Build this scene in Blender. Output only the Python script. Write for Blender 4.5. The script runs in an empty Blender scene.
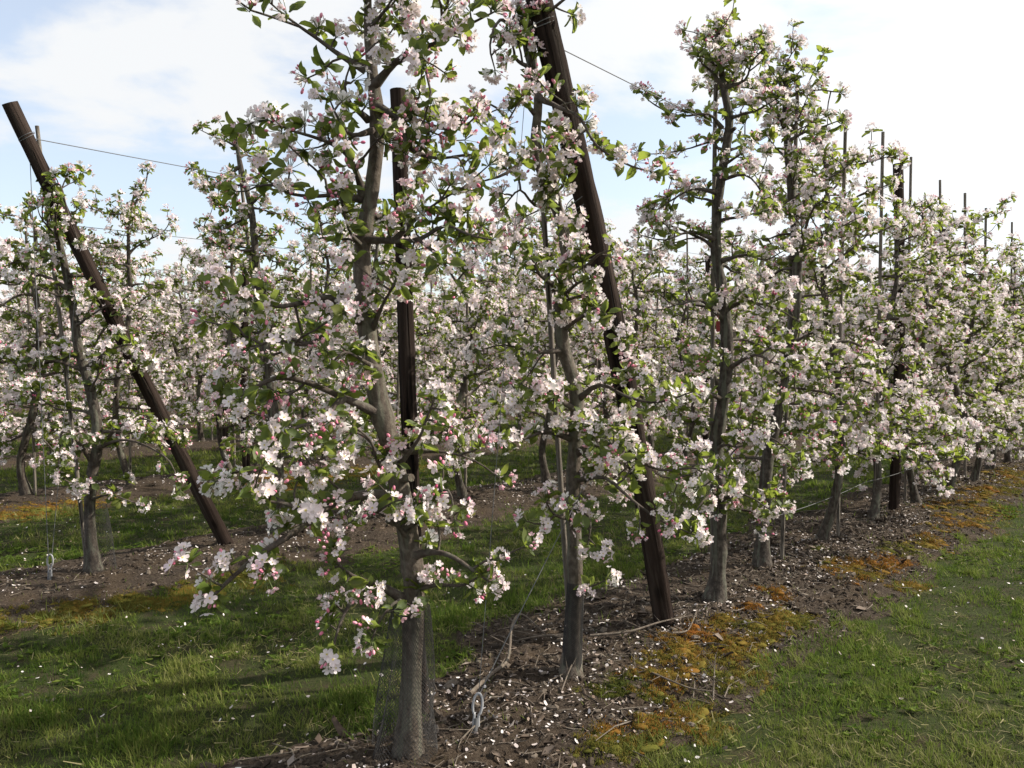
import bpy, math, random
import numpy as np
from mathutils import Vector, Matrix

SC = bpy.context.scene
COL = SC.collection
R = math.radians

# ------------------------------------------------------------------ camera
HFOV = 65.0
F = 512 / math.tan(R(HFOV / 2))
PITCH = math.atan(34 / F)          # the horizon lies 34 px above the middle
EYE = 1.6
cam_d = bpy.data.cameras.new('camera')
cam_d.sensor_fit = 'HORIZONTAL'
cam_d.angle = R(HFOV)
cam_d.clip_start = 0.05
cam_d.clip_end = 3000
cam = bpy.data.objects.new('camera', cam_d)
COL.objects.link(cam)
cam.location = (0, 0, EYE)
cam.rotation_euler = (R(90) - PITCH, 0, 0)
SC.camera = cam

# ------------------------------------------------------------------ sky + sun
SUN_AZ, SUN_EL = 80.0, 37.0
w = bpy.data.worlds.new('World')
SC.world = w
w.use_nodes = True
nt = w.node_tree
nt.nodes.clear()
def wn(t, **k):
    n = nt.nodes.new(t)
    for a, b in k.items():
        setattr(n, a, b)
    return n
def wmath(op, a, b=None, clamp=False):
    n = wn('ShaderNodeMath', operation=op)
    n.use_clamp = clamp
    for i, v in enumerate((a, b)):
        if v is None:
            continue
        if isinstance(v, (int, float)):
            n.inputs[i].default_value = v
        else:
            nt.links.new(v, n.inputs[i])
    return n.outputs[0]
sky = wn('ShaderNodeTexSky', sky_type='NISHITA')
sky.sun_disc = False
sky.sun_elevation = R(SUN_EL)
sky.sun_rotation = R(SUN_AZ)
sky.air_density = 1.0
sky.dust_density = 1.6
sky.ozone_density = 1.2
bg_sky = wn('ShaderNodeBackground')
bg_sky.inputs['Strength'].default_value = 0.15
nt.links.new(sky.outputs[0], bg_sky.inputs['Color'])
tc = wn('ShaderNodeTexCoord')
sep = wn('ShaderNodeSeparateXYZ')
nt.links.new(tc.outputs['Generated'], sep.inputs[0])
zc = wmath('ADD', wmath('MAXIMUM', sep.outputs[2], 0.0), 0.22)
comb = wn('ShaderNodeCombineXYZ')
nt.links.new(wmath('DIVIDE', sep.outputs[0], zc), comb.inputs[0])
nt.links.new(wmath('DIVIDE', sep.outputs[1], zc), comb.inputs[1])
comb.inputs[2].default_value = 3.7
noi = wn('ShaderNodeTexNoise')
noi.inputs['Scale'].default_value = 2.3
noi.inputs['Detail'].default_value = 7
noi.inputs['Roughness'].default_value = 0.55
noi.inputs['Distortion'].default_value = 0.25
nt.links.new(comb.outputs[0], noi.inputs['Vector'])
sd = (math.sin(R(SUN_AZ)) * math.cos(R(SUN_EL)), math.cos(R(SUN_AZ)) * math.cos(R(SUN_EL)), math.sin(R(SUN_EL)))
dot = wn('ShaderNodeVectorMath', operation='DOT_PRODUCT')
nt.links.new(tc.outputs['Generated'], dot.inputs[0])
dot.inputs[1].default_value = sd
near_sun = wmath('MAXIMUM', dot.outputs['Value'], 0.0)
cover = wmath('ADD', noi.outputs[0], wmath('MULTIPLY', near_sun, 0.17))
mr = wn('ShaderNodeMapRange')
mr.interpolation_type = 'SMOOTHSTEP'
mr.inputs['From Min'].default_value = 0.45
mr.inputs['From Max'].default_value = 0.62
nt.links.new(cover, mr.inputs['Value'])
fac = wmath('ADD', wmath('MULTIPLY', mr.outputs[0], 0.56), 0.42, True)
bg_cl = wn('ShaderNodeBackground')
bg_cl.inputs['Color'].default_value = (0.97, 0.985, 1.0, 1)
nt.links.new(wmath('ADD', wmath('MULTIPLY', wmath('POWER', near_sun, 3.0), 0.40), 0.59), bg_cl.inputs['Strength'])
mixw = wn('ShaderNodeMixShader')
nt.links.new(fac, mixw.inputs[0])
nt.links.new(bg_sky.outputs[0], mixw.inputs[1])
nt.links.new(bg_cl.outputs[0], mixw.inputs[2])
wo = wn('ShaderNodeOutputWorld')
nt.links.new(mixw.outputs[0], wo.inputs[0])

sun_d = bpy.data.lights.new('sun', 'SUN')
sun_d.energy = 4.6
sun_d.angle = R(0.6)
sun_d.color = (1.0, 0.93, 0.82)
sun = bpy.data.objects.new('sun', sun_d)
COL.objects.link(sun)
sun.rotation_euler = Vector(sd).to_track_quat('Z', 'Y').to_euler()
sun.location = Vector(sd) * 40

SC.view_settings.view_transform = 'Standard'
SC.view_settings.look = 'None'
SC.view_settings.exposure = 0.72
SC.view_settings.gamma = 1.0
SC.cycles.max_bounces = 8
SC.cycles.diffuse_bounces = 4
SC.cycles.transmission_bounces = 4
SC.cycles.transparent_max_bounces = 8

# ------------------------------------------------------------------ places
U = np.array((0.6702, 0.7422))       # along the rows
V = np.array((-0.7422, 0.6702))      # across them, away from the camera
O = np.array((-0.40, 3.02))          # first tree of the nearest row
ROW = 3.55
def W(s, p, z=0.0):
    q = O + U * s + V * p
    return np.array((q[0], q[1], z))
def P(x, y, Y):
    """a point of the place seen at pixel x, y and Y metres ahead"""
    cx, cz = (x - 512) / F, -(y - 384) / F
    c, s = math.cos(PITCH), math.sin(PITCH)
    d = np.array((cx, c + s * cz, c * cz - s))
    d = d * (Y / d[1])
    return np.array((d[0], d[1], d[2] + EYE))

def vnoise(x, y, seed=0):
    """smooth value noise, vectorised"""
    x = np.asarray(x, float); y = np.asarray(y, float)
    xi, yi = np.floor(x).astype(np.int64), np.floor(y).astype(np.int64)
    fx, fy = x - xi, y - yi
    fx, fy = fx * fx * (3 - 2 * fx), fy * fy * (3 - 2 * fy)
    def h(a, b):
        n = (a * 374761393 + b * 668265263 + seed * 974711) & 0x7fffffff
        n = ((n ^ (n >> 13)) * 1274126177) & 0x7fffffff
        return ((n ^ (n >> 16)) & 0xffff) / 65535.0
    return (h(xi, yi) * (1 - fx) + h(xi + 1, yi) * fx) * (1 - fy) + (h(xi, yi + 1) * (1 - fx) + h(xi + 1, yi + 1) * fx) * fy
def fbm(x, y, seed=0, o=4):
    t, a, n = 0, 0.5, 0
    for i in range(o):
        t = t + a * vnoise(x * 2 ** i, y * 2 ** i, seed + i); n += a; a *= 0.5
    return t / n

# ------------------------------------------------------------------ mesh helpers
class Acc:
    """collects blocks of vertices and faces and links them as ONE mesh object"""
    def __init__(s):
        s.v, s.f, s.t, s.n = [], [], [], 0
    def add(s, v, f, mat=0, tint=0.0):
        v = np.asarray(v, float).reshape(-1, 3)
        f = np.asarray(f, np.int64)
        s.v.append(v); s.f.append((f + s.n, mat))
        s.t.append(np.broadcast_to(np.asarray(tint, float), (len(v),)).copy())
        s.n += len(v)
    def mesh(s, name, mats, smooth=True):
        me = bpy.data.meshes.new(name)
        if not s.v:
            return me
        v = np.concatenate(s.v)
        loops = np.concatenate([f.ravel() for f, _ in s.f])
        counts = np.concatenate([np.full(len(f), f.shape[1]) for f, _ in s.f])
        mi = np.concatenate([np.full(len(f), m) for f, m in s.f])
        starts = np.concatenate(([0], np.cumsum(counts)[:-1]))
        me.vertices.add(len(v)); me.vertices.foreach_set('co', v.ravel().astype(np.float32))
        me.loops.add(len(loops)); me.loops.foreach_set('vertex_index', loops.astype(np.int32))
        me.polygons.add(len(counts))
        me.polygons.foreach_set('loop_start', starts.astype(np.int32))
        for m in mats:
            me.materials.append(m)
        me.polygons.foreach_set('material_index', mi.astype(np.int32))
        me.polygons.foreach_set('use_smooth', np.full(len(counts), smooth))
        a = me.attributes.new('tint', 'FLOAT', 'POINT')
        a.data.foreach_set('value', np.concatenate(s.t).astype(np.float32))
        me.update(calc_edges=True)
        me.validate()
        return me
    def obj(s, name, mats, parent=None, smooth=True):
        o = bpy.data.objects.new(name, s.mesh(name, mats, smooth))
        COL.objects.link(o)
        if parent is not None:
            o.parent = parent
        return o
    def shift(s, d):
        s.v = [a - d for a in s.v]

def thing(name, label, cat, loc=(0, 0, 0), group=None):
    o = bpy.data.objects.new(name, None)
    COL.objects.link(o)
    o.location = loc
    o.empty_display_size = 0.1
    return tag(o, label, cat, group)
def tag(o, label, cat=None, group=None, kind=None):
    o['label'] = label
    if cat: o['category'] = cat
    if group: o['group'] = group
    if kind: o['kind'] = kind
    return o

def smooth_path(pts, rad, n=4):
    """Catmull-Rom through the points"""
    pts = np.asarray(pts, float); rad = np.asarray(rad, float)
    if len(pts) < 3:
        return pts, rad
    p = np.vstack((2 * pts[0] - pts[1], pts, 2 * pts[-1] - pts[-2]))
    out, ro = [], []
    for i in range(1, len(p) - 2):
        for k in range(n):
            t = k / n
            out.append(0.5 * (2 * p[i] + (p[i + 1] - p[i - 1]) * t + (2 * p[i - 1] - 5 * p[i] + 4 * p[i + 1] - p[i + 2]) * t * t
                              + (3 * p[i] - 3 * p[i + 1] + p[i + 2] - p[i - 1]) * t ** 3))
            ro.append(rad[i - 1] * (1 - t) + rad[i] * t)
    out.append(pts[-1]); ro.append(rad[-1])
    return np.array(out), np.array(ro)

def tube(acc, pts, rad, sides=6, mat=0, tint=0.0, bump=0.0, seed=0, cap=True):
    pts = np.asarray(pts, float); n = len(pts)
    rad = np.broadcast_to(np.asarray(rad, float), (n,))
    tan = np.gradient(pts, axis=0)
    tan /= np.linalg.norm(tan, axis=1)[:, None] + 1e-12
    a = np.array((1.0, 0, 0)) if abs(tan[0][0]) < 0.8 else np.array((0, 1.0, 0))
    xs = np.zeros((n, 3))
    x = a - tan[0] * a.dot(tan[0])
    for i in range(n):
        x = x - tan[i] * x.dot(tan[i]); x /= np.linalg.norm(x) + 1e-12
        xs[i] = x
    ys = np.cross(tan, xs)
    th = np.arange(sides) * 2 * math.pi / sides
    rr = np.repeat(rad[:, None], sides, 1)
    if bump:
        L = np.concatenate(([0], np.cumsum(np.linalg.norm(np.diff(pts, axis=0), axis=1))))
        rr = rr * (1 + bump * (2 * fbm(th[None, :] * 1.3 + seed * 7.1 + 0 * L[:, None], L[:, None] * 9 + seed, seed, 3) - 1))
    v = pts[:, None, :] + rr[:, :, None] * (np.cos(th)[None, :, None] * xs[:, None, :] + np.sin(th)[None, :, None] * ys[:, None, :])
    v = v.reshape(-1, 3)
    i = np.arange(n - 1)[:, None] * sides; j = np.arange(sides)[None, :]; k = (j + 1) % sides
    f = np.stack((i + j, i + k, i + k + sides, i + j + sides), -1).reshape(-1, 4)
    acc.add(v, f, mat, tint)
    if cap:
        for e, rev in ((0, True), (n - 1, False)):
            ring = v[e * sides:(e + 1) * sides]
            c = ring.mean(0)
            idx = np.arange(sides); nx = (idx + 1) % sides
            tri = np.stack((idx, nx, np.full(sides, sides)), -1)
            if rev: tri = tri[:, ::-1]
            acc.add(np.vstack((ring, c)), tri, mat, tint)

def frames(nrm, rng, spin=None):
    """rotation matrices whose third column is nrm"""
    nrm = nrm / (np.linalg.norm(nrm, axis=1)[:, None] + 1e-12)
    r = rng.normal(size=nrm.shape) if spin is None else spin
    x = r - nrm * (r * nrm).sum(1)[:, None]
    x /= np.linalg.norm(x, axis=1)[:, None] + 1e-12
    y = np.cross(nrm, x)
    return np.stack((x, y, nrm), -1)

def stamp(acc, tv, tf, pos, fr, scale, mat=0, tint=0.0):
    """copies of a template: pos (M,3), fr (M,3,3), scale (M,3)"""
    M = len(pos)
    if M == 0:
        return
    tv = np.asarray(tv, float)
    loc = tv[None, :, :] * scale[:, None, :]
    v = np.einsum('mij,mnj->mni', fr, loc) + pos[:, None, :]
    f = (np.asarray(tf)[None] + (np.arange(M) * len(tv))[:, None, None]).reshape(-1, np.asarray(tf).shape[1])
    tint = np.asarray(tint, float)
    if tint.ndim == 1 and len(tint) == M:
        tint = np.repeat(tint, len(tv))
    acc.add(v.reshape(-1, 3), f, mat, tint)

def grid_faces(nu, nv):
    i = np.arange(nu - 1)[:, None] * nv; j = np.arange(nv - 1)[None, :]
    return np.stack((i + j, i + j + 1, i + j + nv + 1, i + j + nv), -1).reshape(-1, 4)

# templates of flower, bud and leaf at three levels of detail
def petals(st, hw, zz, cols, dip):
    v, f, n = [], [], 0
    for k in range(5):
        a = k * 2 * math.pi / 5
        wob = 1 + 0.10 * math.sin(k * 2.4)
        g = []
        for r_, h_, z_ in zip(st, hw, zz):
            for c in np.linspace(-1, 1, cols):
                x, y, z = r_ * wob, c * h_, z_ * (1 + 0.25 * math.cos(k * 1.9)) - dip * (1 - abs(c)) * (r_ > 0.2)
                g.append((x * math.cos(a) - y * math.sin(a), x * math.sin(a) + y * math.cos(a), z))
        v += g
        f.append(grid_faces(len(st), cols) + n)
        n += len(g)
    return np.array(v), np.concatenate(f)
FLOWER = [petals((.07, .42, .78, 1.0), (.06, .31, .36, .17), (.02, .10, .26, .36), 3, .07),
          petals((.08, .68, 1.0), (.08, .38, .20), (.02, .20, .36), 2, 0),
          petals((.05, 1.0), (.16, .40), (.02, .3), 2, 0)]
def ball(nu, nv, sx, sz):
    v = []
    for i in range(nv):
        ph = math.pi * (i + .35) / (nv - .3)
        for j in range(nu):
            a = 2 * math.pi * j / nu
            v.append((sx * math.sin(ph) * math.cos(a), sx * math.sin(ph) * math.sin(a), sz * math.cos(ph)))
    f = []
    for i in range(nv - 1):
        for j in range(nu):
            f.append((i * nu + j, (i + 1) * nu + j, (i + 1) * nu + (j + 1) % nu, i * nu + (j + 1) % nu))
    return np.array(v), np.array(f)
BUD = [ball(7, 5, .36, .5), ball(5, 3, .36, .5), ball(4, 2, .4, .5)]
def star():
    v = [(0, 0, .05)]
    for k in range(10):
        a = k * math.pi / 5; r_ = .22 if k % 2 else .12
        v.append((r_ * math.cos(a), r_ * math.sin(a), .18 if k % 2 else .06))
    return np.array(v), np.array([(0, k + 1, (k + 1) % 10 + 1) for k in range(10)])
STAR = star()
STALK = (np.array([(1, 0, 0), (-.5, .87, 0), (-.5, -.87, 0), (1.3, 0, 1), (-.65, 1.1, 1), (-.65, -1.1, 1)]), np.array([(0, 1, 4, 3), (1, 2, 5, 4), (2, 0, 3, 5)]))
def leafs(st, hw, cols, curl):
    v = []
    for x, h_ in zip(st, hw):
        for c in np.linspace(-1, 1, cols):
            v.append((x, c * h_, 0.16 * abs(c) * (h_ > 0) - curl * x * x))
    return np.array(v), grid_faces(len(st), cols)
LEAF = [leafs((0, .12, .38, .7, .9, 1.0), (.012, .03, .26, .25, .12, .01), 3, .22),
        leafs((0, .45, 1.0), (.02, .27, .02), 3, .22),
        leafs((0, .45, 1.0), (.03, .30, .03), 2, .25)]

# ------------------------------------------------------------------ materials
def mat_new(name):
    m = bpy.data.materials.new(name)
    m.use_nodes = True
    t = m.node_tree
    t.nodes.clear()
    return m, t
class MB:
    """a small shader builder"""
    def __init__(s, name):
        s.m, s.t = mat_new(name)
    def n(s, typ, **k):
        x = s.t.nodes.new(typ)
        for a, b in k.items():
            setattr(x, a, b)
        return x
    def put(s, sock, v):
        if isinstance(v, bpy.types.NodeSocket): s.t.links.new(v, sock)
        elif isinstance(v, tuple) and len(v) == 3 and sock.type == 'RGBA': sock.default_value = (*v, 1)
        else: sock.default_value = v
    def coord(s, which='Object', scale=(1, 1, 1)):
        c = s.n('ShaderNodeTexCoord'); m = s.n('ShaderNodeMapping')
        s.t.links.new(c.outputs[which], m.inputs[0]); m.inputs['Scale'].default_value = scale
        return m.outputs[0]
    def noise(s, scale, detail=4, rough=.55, co=None, dist=0):
        x = s.n('ShaderNodeTexNoise')
        x.inputs['Scale'].default_value = scale; x.inputs['Detail'].default_value = detail
        x.inputs['Roughness'].default_value = rough; x.inputs['Distortion'].default_value = dist
        if co is not None: s.t.links.new(co, x.inputs['Vector'])
        return x.outputs[0]
    def ramp(s, fac, stops):
        x = s.n('ShaderNodeValToRGB')
        e = x.color_ramp.elements
        while len(e) < len(stops): e.new(0.5)
        for el, (p, c) in zip(e, stops):
            el.position = p; el.color = (*c, 1)
        s.t.links.new(fac, x.inputs[0])
        return x.outputs[0]
    def mix(s, fac, a, b, mode='MIX'):
        x = s.n('ShaderNodeMix', data_type='RGBA', blend_type=mode)
        s.put(x.inputs[0], fac); s.put(x.inputs[6], a); s.put(x.inputs[7], b)
        return x.outputs[2]
    def math(s, op, a, b=0.0, clamp=False):
        x = s.n('ShaderNodeMath', operation=op); x.use_clamp = clamp
        s.put(x.inputs[0], a); s.put(x.inputs[1], b)
        return x.outputs[0]
    def rng(s, v, a, b, c=0.0, d=1.0):
        x = s.n('ShaderNodeMapRange'); s.put(x.inputs[0], v)
        for i, q in enumerate((a, b, c, d)): x.inputs[i + 1].default_value = q
        return x.outputs[0]
    def attr(s, name='tint'):
        return s.n('ShaderNodeAttribute', attribute_name=name).outputs['Fac']
    def bump(s, h, strength=.5, dist=.01):
        x = s.n('ShaderNodeBump'); x.inputs['Strength'].default_value = strength; x.inputs['Distance'].default_value = dist
        s.t.links.new(h, x.inputs['Height']); return x.outputs[0]
    def end(s, color, rough=.7, normal=None, trans=None, tfac=0.0, spec=.3):
        b = s.n('ShaderNodeBsdfPrincipled')
        s.put(b.inputs['Base Color'], color); s.put(b.inputs['Roughness'], rough)
        b.inputs['Specular IOR Level'].default_value = spec
        if normal is not None: s.t.links.new(normal, b.inputs['Normal'])
        out = b.outputs[0]
        if trans is not None:
            tr = s.n('ShaderNodeBsdfTranslucent'); s.put(tr.inputs[0], trans)
            mx = s.n('ShaderNodeMixShader'); mx.inputs[0].default_value = tfac
            s.t.links.new(out, mx.inputs[1]); s.t.links.new(tr.outputs[0], mx.inputs[2]); out = mx.outputs[0]
        o = s.n('ShaderNodeOutputMaterial'); s.t.links.new(out, o.inputs[0])
        return s.m

M = {}
b = MB('petal')
t_ = b.attr()
back = b.n('ShaderNodeNewGeometry').outputs['Backfacing']
c_ = b.ramp(t_, [(0, (.86, .83, .80)), (.45, (.85, .77, .76)), (.8, (.82, .55, .60)), (1, (.72, .30, .40))])
c_ = b.mix(b.math('MULTIPLY', back, .22), c_, (.78, .46, .54))
M['petal'] = b.end(c_, .6, trans=c_, tfac=.38, spec=.2)
b = MB('bud')
c_ = b.ramp(b.attr(), [(0, (.80, .48, .52)), (.5, (.68, .22, .31)), (1, (.50, .08, .17))])
M['bud'] = b.end(c_, .5)
b = MB('stamen')
M['stamen'] = b.end((.62, .50, .16), .7)
b = MB('stalk')
M['stalk'] = b.end((.10, .13, .04), .6)
b = MB('leaf')
c_ = b.ramp(b.attr(), [(0, (.052, .086, .020)), (.5, (.105, .145, .032)), (.85, (.170, .195, .045)), (1, (.24, .22, .07))])
back = b.n('ShaderNodeNewGeometry').outputs['Backfacing']
c_ = b.mix(b.math('MULTIPLY', back, .45), c_, (.13, .16, .09))
M['leaf'] = b.end(c_, .5, trans=b.mix(.6, c_, (.36, .44, .06)), tfac=.54, spec=.22)

def bark(name, dark, mid, light, lichen=.25):
    b = MB(name)
    co = b.coord('Object', (1, 1, .7))
    n1 = b.noise(38, 6, .65, co); n2 = b.noise(9, 4, .5)
    c = b.ramp(n1, [(.25, dark), (.5, mid), (.78, light)])
    c = b.mix(b.rng(n2, .50, .60, 0, lichen * 1.6), c, (.17, .18, .13))
    n3 = b.noise(150, 3, .6)
    return b.end(c, .85, b.bump(b.math('ADD', n1, b.math('MULTIPLY', n3, .3)), .8, .014))
M['bark'] = bark('apple_bark', (.018, .013, .010), (.056, .044, .034), (.150, .124, .100))
M['bark_pale'] = bark('pale_apple_bark', (.036, .027, .020), (.098, .077, .058), (.215, .18, .145), .25)
M['twig'] = bark('apple_twig_bark', (.035, .026, .021), (.085, .065, .052), (.15, .125, .105), .15)
M['dead'] = bark('dead_wood', (.06, .045, .032), (.135, .105, .080), (.24, .20, .16), .1)

def wood(name, dark, mid, light, sc=26):
    b = MB(name)
    co = b.coord('Object', (1, 1, .045))
    n1 = b.noise(sc * 2.4, 6, .65, co); n2 = b.noise(3.5, 4, .6)
    crack = b.noise(sc * 1.1, 4, .6, b.coord('Object', (1, 1, .035)), .6)
    c = b.ramp(n1, [(.25, dark), (.52, mid), (.8, light)])
    c = b.mix(b.rng(n2, .45, .68, 0, .7), c, light)
    cr = b.rng(crack, .34, .43)
    c = b.mix(b.math('SUBTRACT', 1.0, cr), c, tuple(x * .3 for x in dark))
    h = b.math('ADD', b.math('MULTIPLY', n1, .6), cr)
    kn = b.n('ShaderNodeTexVoronoi'); kn.inputs['Scale'].default_value = 5.5; s_ = b.coord('Object', (1, 1, .45)); b.t.links.new(s_, kn.inputs['Vector'])
    c = b.mix(b.math('MULTIPLY', b.rng(kn.outputs['Distance'], .16, .06), .7), c, tuple(x * .5 for x in dark))
    c = b.mix(b.rng(b.noise(2.2, 5, .7), .55, .75, 0, .35), c, (.14, .13, .105))
    return b.end(c, .92, b.bump(h, 1.0, .02), spec=.08)
M['post'] = wood('creosoted_post_wood', (.010, .0065, .005), (.024, .016, .0125), (.060, .044, .036), 22)
M['stake'] = wood('weathered_stake_wood', (.095, .08, .065), (.175, .15, .125), (.27, .24, .20), 60)
b = MB('end_grain')
c_ = b.ramp(b.noise(40, 5), [(.3, (.07, .05, .04)), (.7, (.20, .16, .12))])
M['grain'] = b.end(c_, .9)
b = MB('galvanised_wire')
M['wire'] = b.end((.12, .12, .12), .6, spec=.4)
b = MB('white_plastic')
M['plastic'] = b.end(b.ramp(b.noise(30), [(.3, (.22, .22, .23)), (.7, (.36, .36, .36))]), .5)
b = MB('black_netting')
M['net'] = b.end((.045, .042, .040), .7)
b = MB('red_plastic')
M['red'] = b.end((.17, .018, .016), .6)

b = MB('grass_blade')
c_ = b.ramp(b.attr(), [(0, (.019, .042, .008)), (.35, (.068, .110, .018)), (.62, (.138, .172, .034)), (.82, (.18, .165, .06)), (1, (.31, .265, .15))])
M['grass'] = b.end(c_, .75, trans=b.mix(.5, c_, (.17, .26, .03)), tfac=.36, spec=.08)
b = MB('turf')
co = b.coord('Object')
n1 = b.noise(1.3, 5, .6, co); n2 = b.noise(90, 7, .8, co); n3 = b.noise(6, 5, .65, co)
c_ = b.ramp(n2, [(.3, (.008, .010, .004)), (.5, (.030, .036, .012)), (.75, (.090, .085, .038))])
c_ = b.mix(b.rng(n1, .40, .60, 0, .4), c_, (.040, .060, .013))
c_ = b.mix(b.rng(n3, .50, .66, 0, .8), c_, (.055, .041, .026))
M['turf'] = b.end(c_, .95, b.bump(n2, .7, .02), spec=.1)
b = MB('bare_soil')
co = b.coord('Object')
n1 = b.noise(3.2, 5, .6, co); n2 = b.noise(70, 6, .75, co); n3 = b.noise(18, 5, .7, co)
c_ = b.ramp(n2, [(.30, (.012, .0085, .006)), (.5, (.046, .034, .025)), (.72, (.120, .095, .072))])
c_ = b.mix(b.rng(n1, .45, .70, 0, .6), c_, (.080, .055, .033))
c_ = b.mix(b.rng(n3, .60, .72, 0, .5), c_, (.055, .060, .020))
M['soil'] = b.end(c_, .95, b.bump(b.math('ADD', n2, n3), .9, .02), spec=.12)
b = MB('clod')
c_ = b.ramp(b.math('ADD', b.attr(), b.math('MULTIPLY', b.noise(60, 4), .4)), [(.2, (.018, .013, .010)), (.7, (.065, .050, .038)), (1, (.17, .14, .11))])
M['clod'] = b.end(c_, .95, spec=.1)
b = MB('dry_leaf')
M['litter'] = b.end(b.ramp(b.attr(), [(0, (.030, .020, .014)), (.5, (.085, .060, .042)), (.85, (.17, .13, .10)), (1, (.26, .22, .19))]), .85)
b = MB('moss')
n2 = b.noise(60, 4, .7)
c_ = b.ramp(b.math('ADD', b.attr(), b.math('MULTIPLY', b.math('SUBTRACT', n2, .5), .5)),
            [(0, (.042, .054, .012)), (.40, (.115, .108, .022)), (.68, (.175, .110, .024)), (1, (.19, .072, .016))])
M['moss'] = b.end(c_, .95, trans=c_, tfac=.15, spec=.05)
b = MB('fallen_petal')
M['fallen'] = b.end(b.ramp(b.attr(), [(0, (.62, .57, .54)), (.35, (.46, .39, .36)), (.75, (.27, .21, .17)), (1, (.16, .11, .08))]), .7, spec=.2)

# ------------------------------------------------------------------ ground
def relief(x, y):
    return 0.035 * (fbm(x * .9, y * .9, 5, 3) - .5) + 0.020 * (fbm(x * 5, y * 5, 9, 3) - .5)
def to_sp(x, y):
    d = np.stack((x - O[0], y - O[1]), -1)
    return d @ U, d @ V
def strip_edges(k, s):
    """half widths of the bare strip of row k towards and away from the camera"""
    s = np.asarray(s, float)
    lo = -0.70 if k == 0 else -0.86
    hi = np.full(s.shape, 0.80 if k == 0 else .66)
    if k == 0:
        hi = 0.42 + 0.45 * np.clip((s - .3) / 1.0, 0, 1)
    lo = lo + 0.38 * (fbm(s * 1.5 + 31 * k, s * 0 + 3 * k, 21, 3) - .5) + .16 * (vnoise(s * 6, s * 0 + k, 4) - .5)
    hi = hi + 0.38 * (fbm(s * 1.5 + 17 * k, s * 0 + 8, 22, 3) - .5) + .16 * (vnoise(s * 6, s * 0 + k, 7) - .5)
    return lo, hi
def strip_z(k, s, p):
    lo, hi = strip_edges(k, s)
    u = np.minimum((p - lo) / .16, (hi - p) / .16)
    x, y = O[0] + U[0] * s + V[0] * (p + ROW * k), O[1] + U[1] * s + V[1] * (p + ROW * k)
    lump = 0.055 * (fbm(x * 7, y * 7, 41, 4) - .5) + 0.028 * (fbm(x * 28, y * 28, 43, 3) - .5)
    mound = .045 * np.clip(1 - (p / .75) ** 2, 0, 1)
    return np.where(u > 0, relief(x, y) * .5 + .012 + mound + lump * np.clip(u, 0, 1), 0) + np.clip(u, -1, 0) * .09 + np.clip(u, 0, 1) * .006
def is_soil(x, y):
    s, p = to_sp(x, y)
    out = np.zeros(x.shape, bool); kk = np.full(x.shape, -1)
    for k in range(0, 12):
        lo, hi = strip_edges(k, s)
        q = p - ROW * k
        wb = .18 * vnoise(x * 7, y * 7, 55)
        m = (q > lo - .02 + wb) & (q < hi + .02 - wb) & (s > START[k] - .4)
        out |= m; kk[m] = k
    return out, kk
START = {k: (-1.6 if k == 0 else -1.2 if k == 1 else 0.98 * k - 2.6) for k in range(14)}

xs = np.concatenate((-np.geomspace(1500, 16, 16), np.linspace(-15, 15, 240), np.geomspace(16, 1500, 16)))
ys = np.concatenate((-np.geomspace(1500, 3, 14), np.linspace(-2, 20, 200), np.geomspace(20.5, 2500, 24)))
gx, gy = np.meshgrid(xs, ys, indexing='ij')
fade = np.clip((30 - np.hypot(gx, gy)) / 10, 0, 1)
gz = relief(gx, gy) * fade
a = Acc(); a.add(np.stack((gx, gy, gz), -1), grid_faces(len(xs), len(ys)))
tag(a.obj('ground', [M['turf']]), 'mown green grass alleys of the orchard floor', kind='structure')

END = {0: 14, 1: 36, 2: 42, 3: 44, 4: 44, 5: 42, 6: 40, 7: 36, 8: 33, 9: 30, 10: 28, 11: 25}
for k in range(12):
    fine = {0: .022, 1: .04, 2: .06}.get(k, .15)
    s = np.arange(START[k] - .6, END[k], fine); p = np.linspace(-1.3, 1.25, {0: 110, 1: 70, 2: 44}.get(k, 20))
    ss, pp = np.meshgrid(s, p, indexing='ij')
    z = strip_z(k, ss, pp)
    endf = np.clip((ss - START[k]) / .5, -1, 0) * .1
    x = O[0] + U[0] * ss + V[0] * (pp + ROW * k); y = O[1] + U[1] * ss + V[1] * (pp + ROW * k)
    a = Acc(); a.add(np.stack((x, y, z + endf), -1), grid_faces(len(s), len(p))[:, ::-1])
    tag(a.obj('soil_strip', [M['soil']]), 'bare brown soil strip under an apple row', kind='structure')

def gz_at(x, y):
    x = np.asarray(x, float); y = np.asarray(y, float)
    s, p = to_sp(x, y)
    z = relief(x, y)
    for k in range(12):
        q = p - ROW * k
        m = (np.abs(q) < 1.25) & (s > START[k] - .3)
        z = np.where(m, np.maximum(z, strip_z(k, s, q)), z)
    return z

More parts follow.
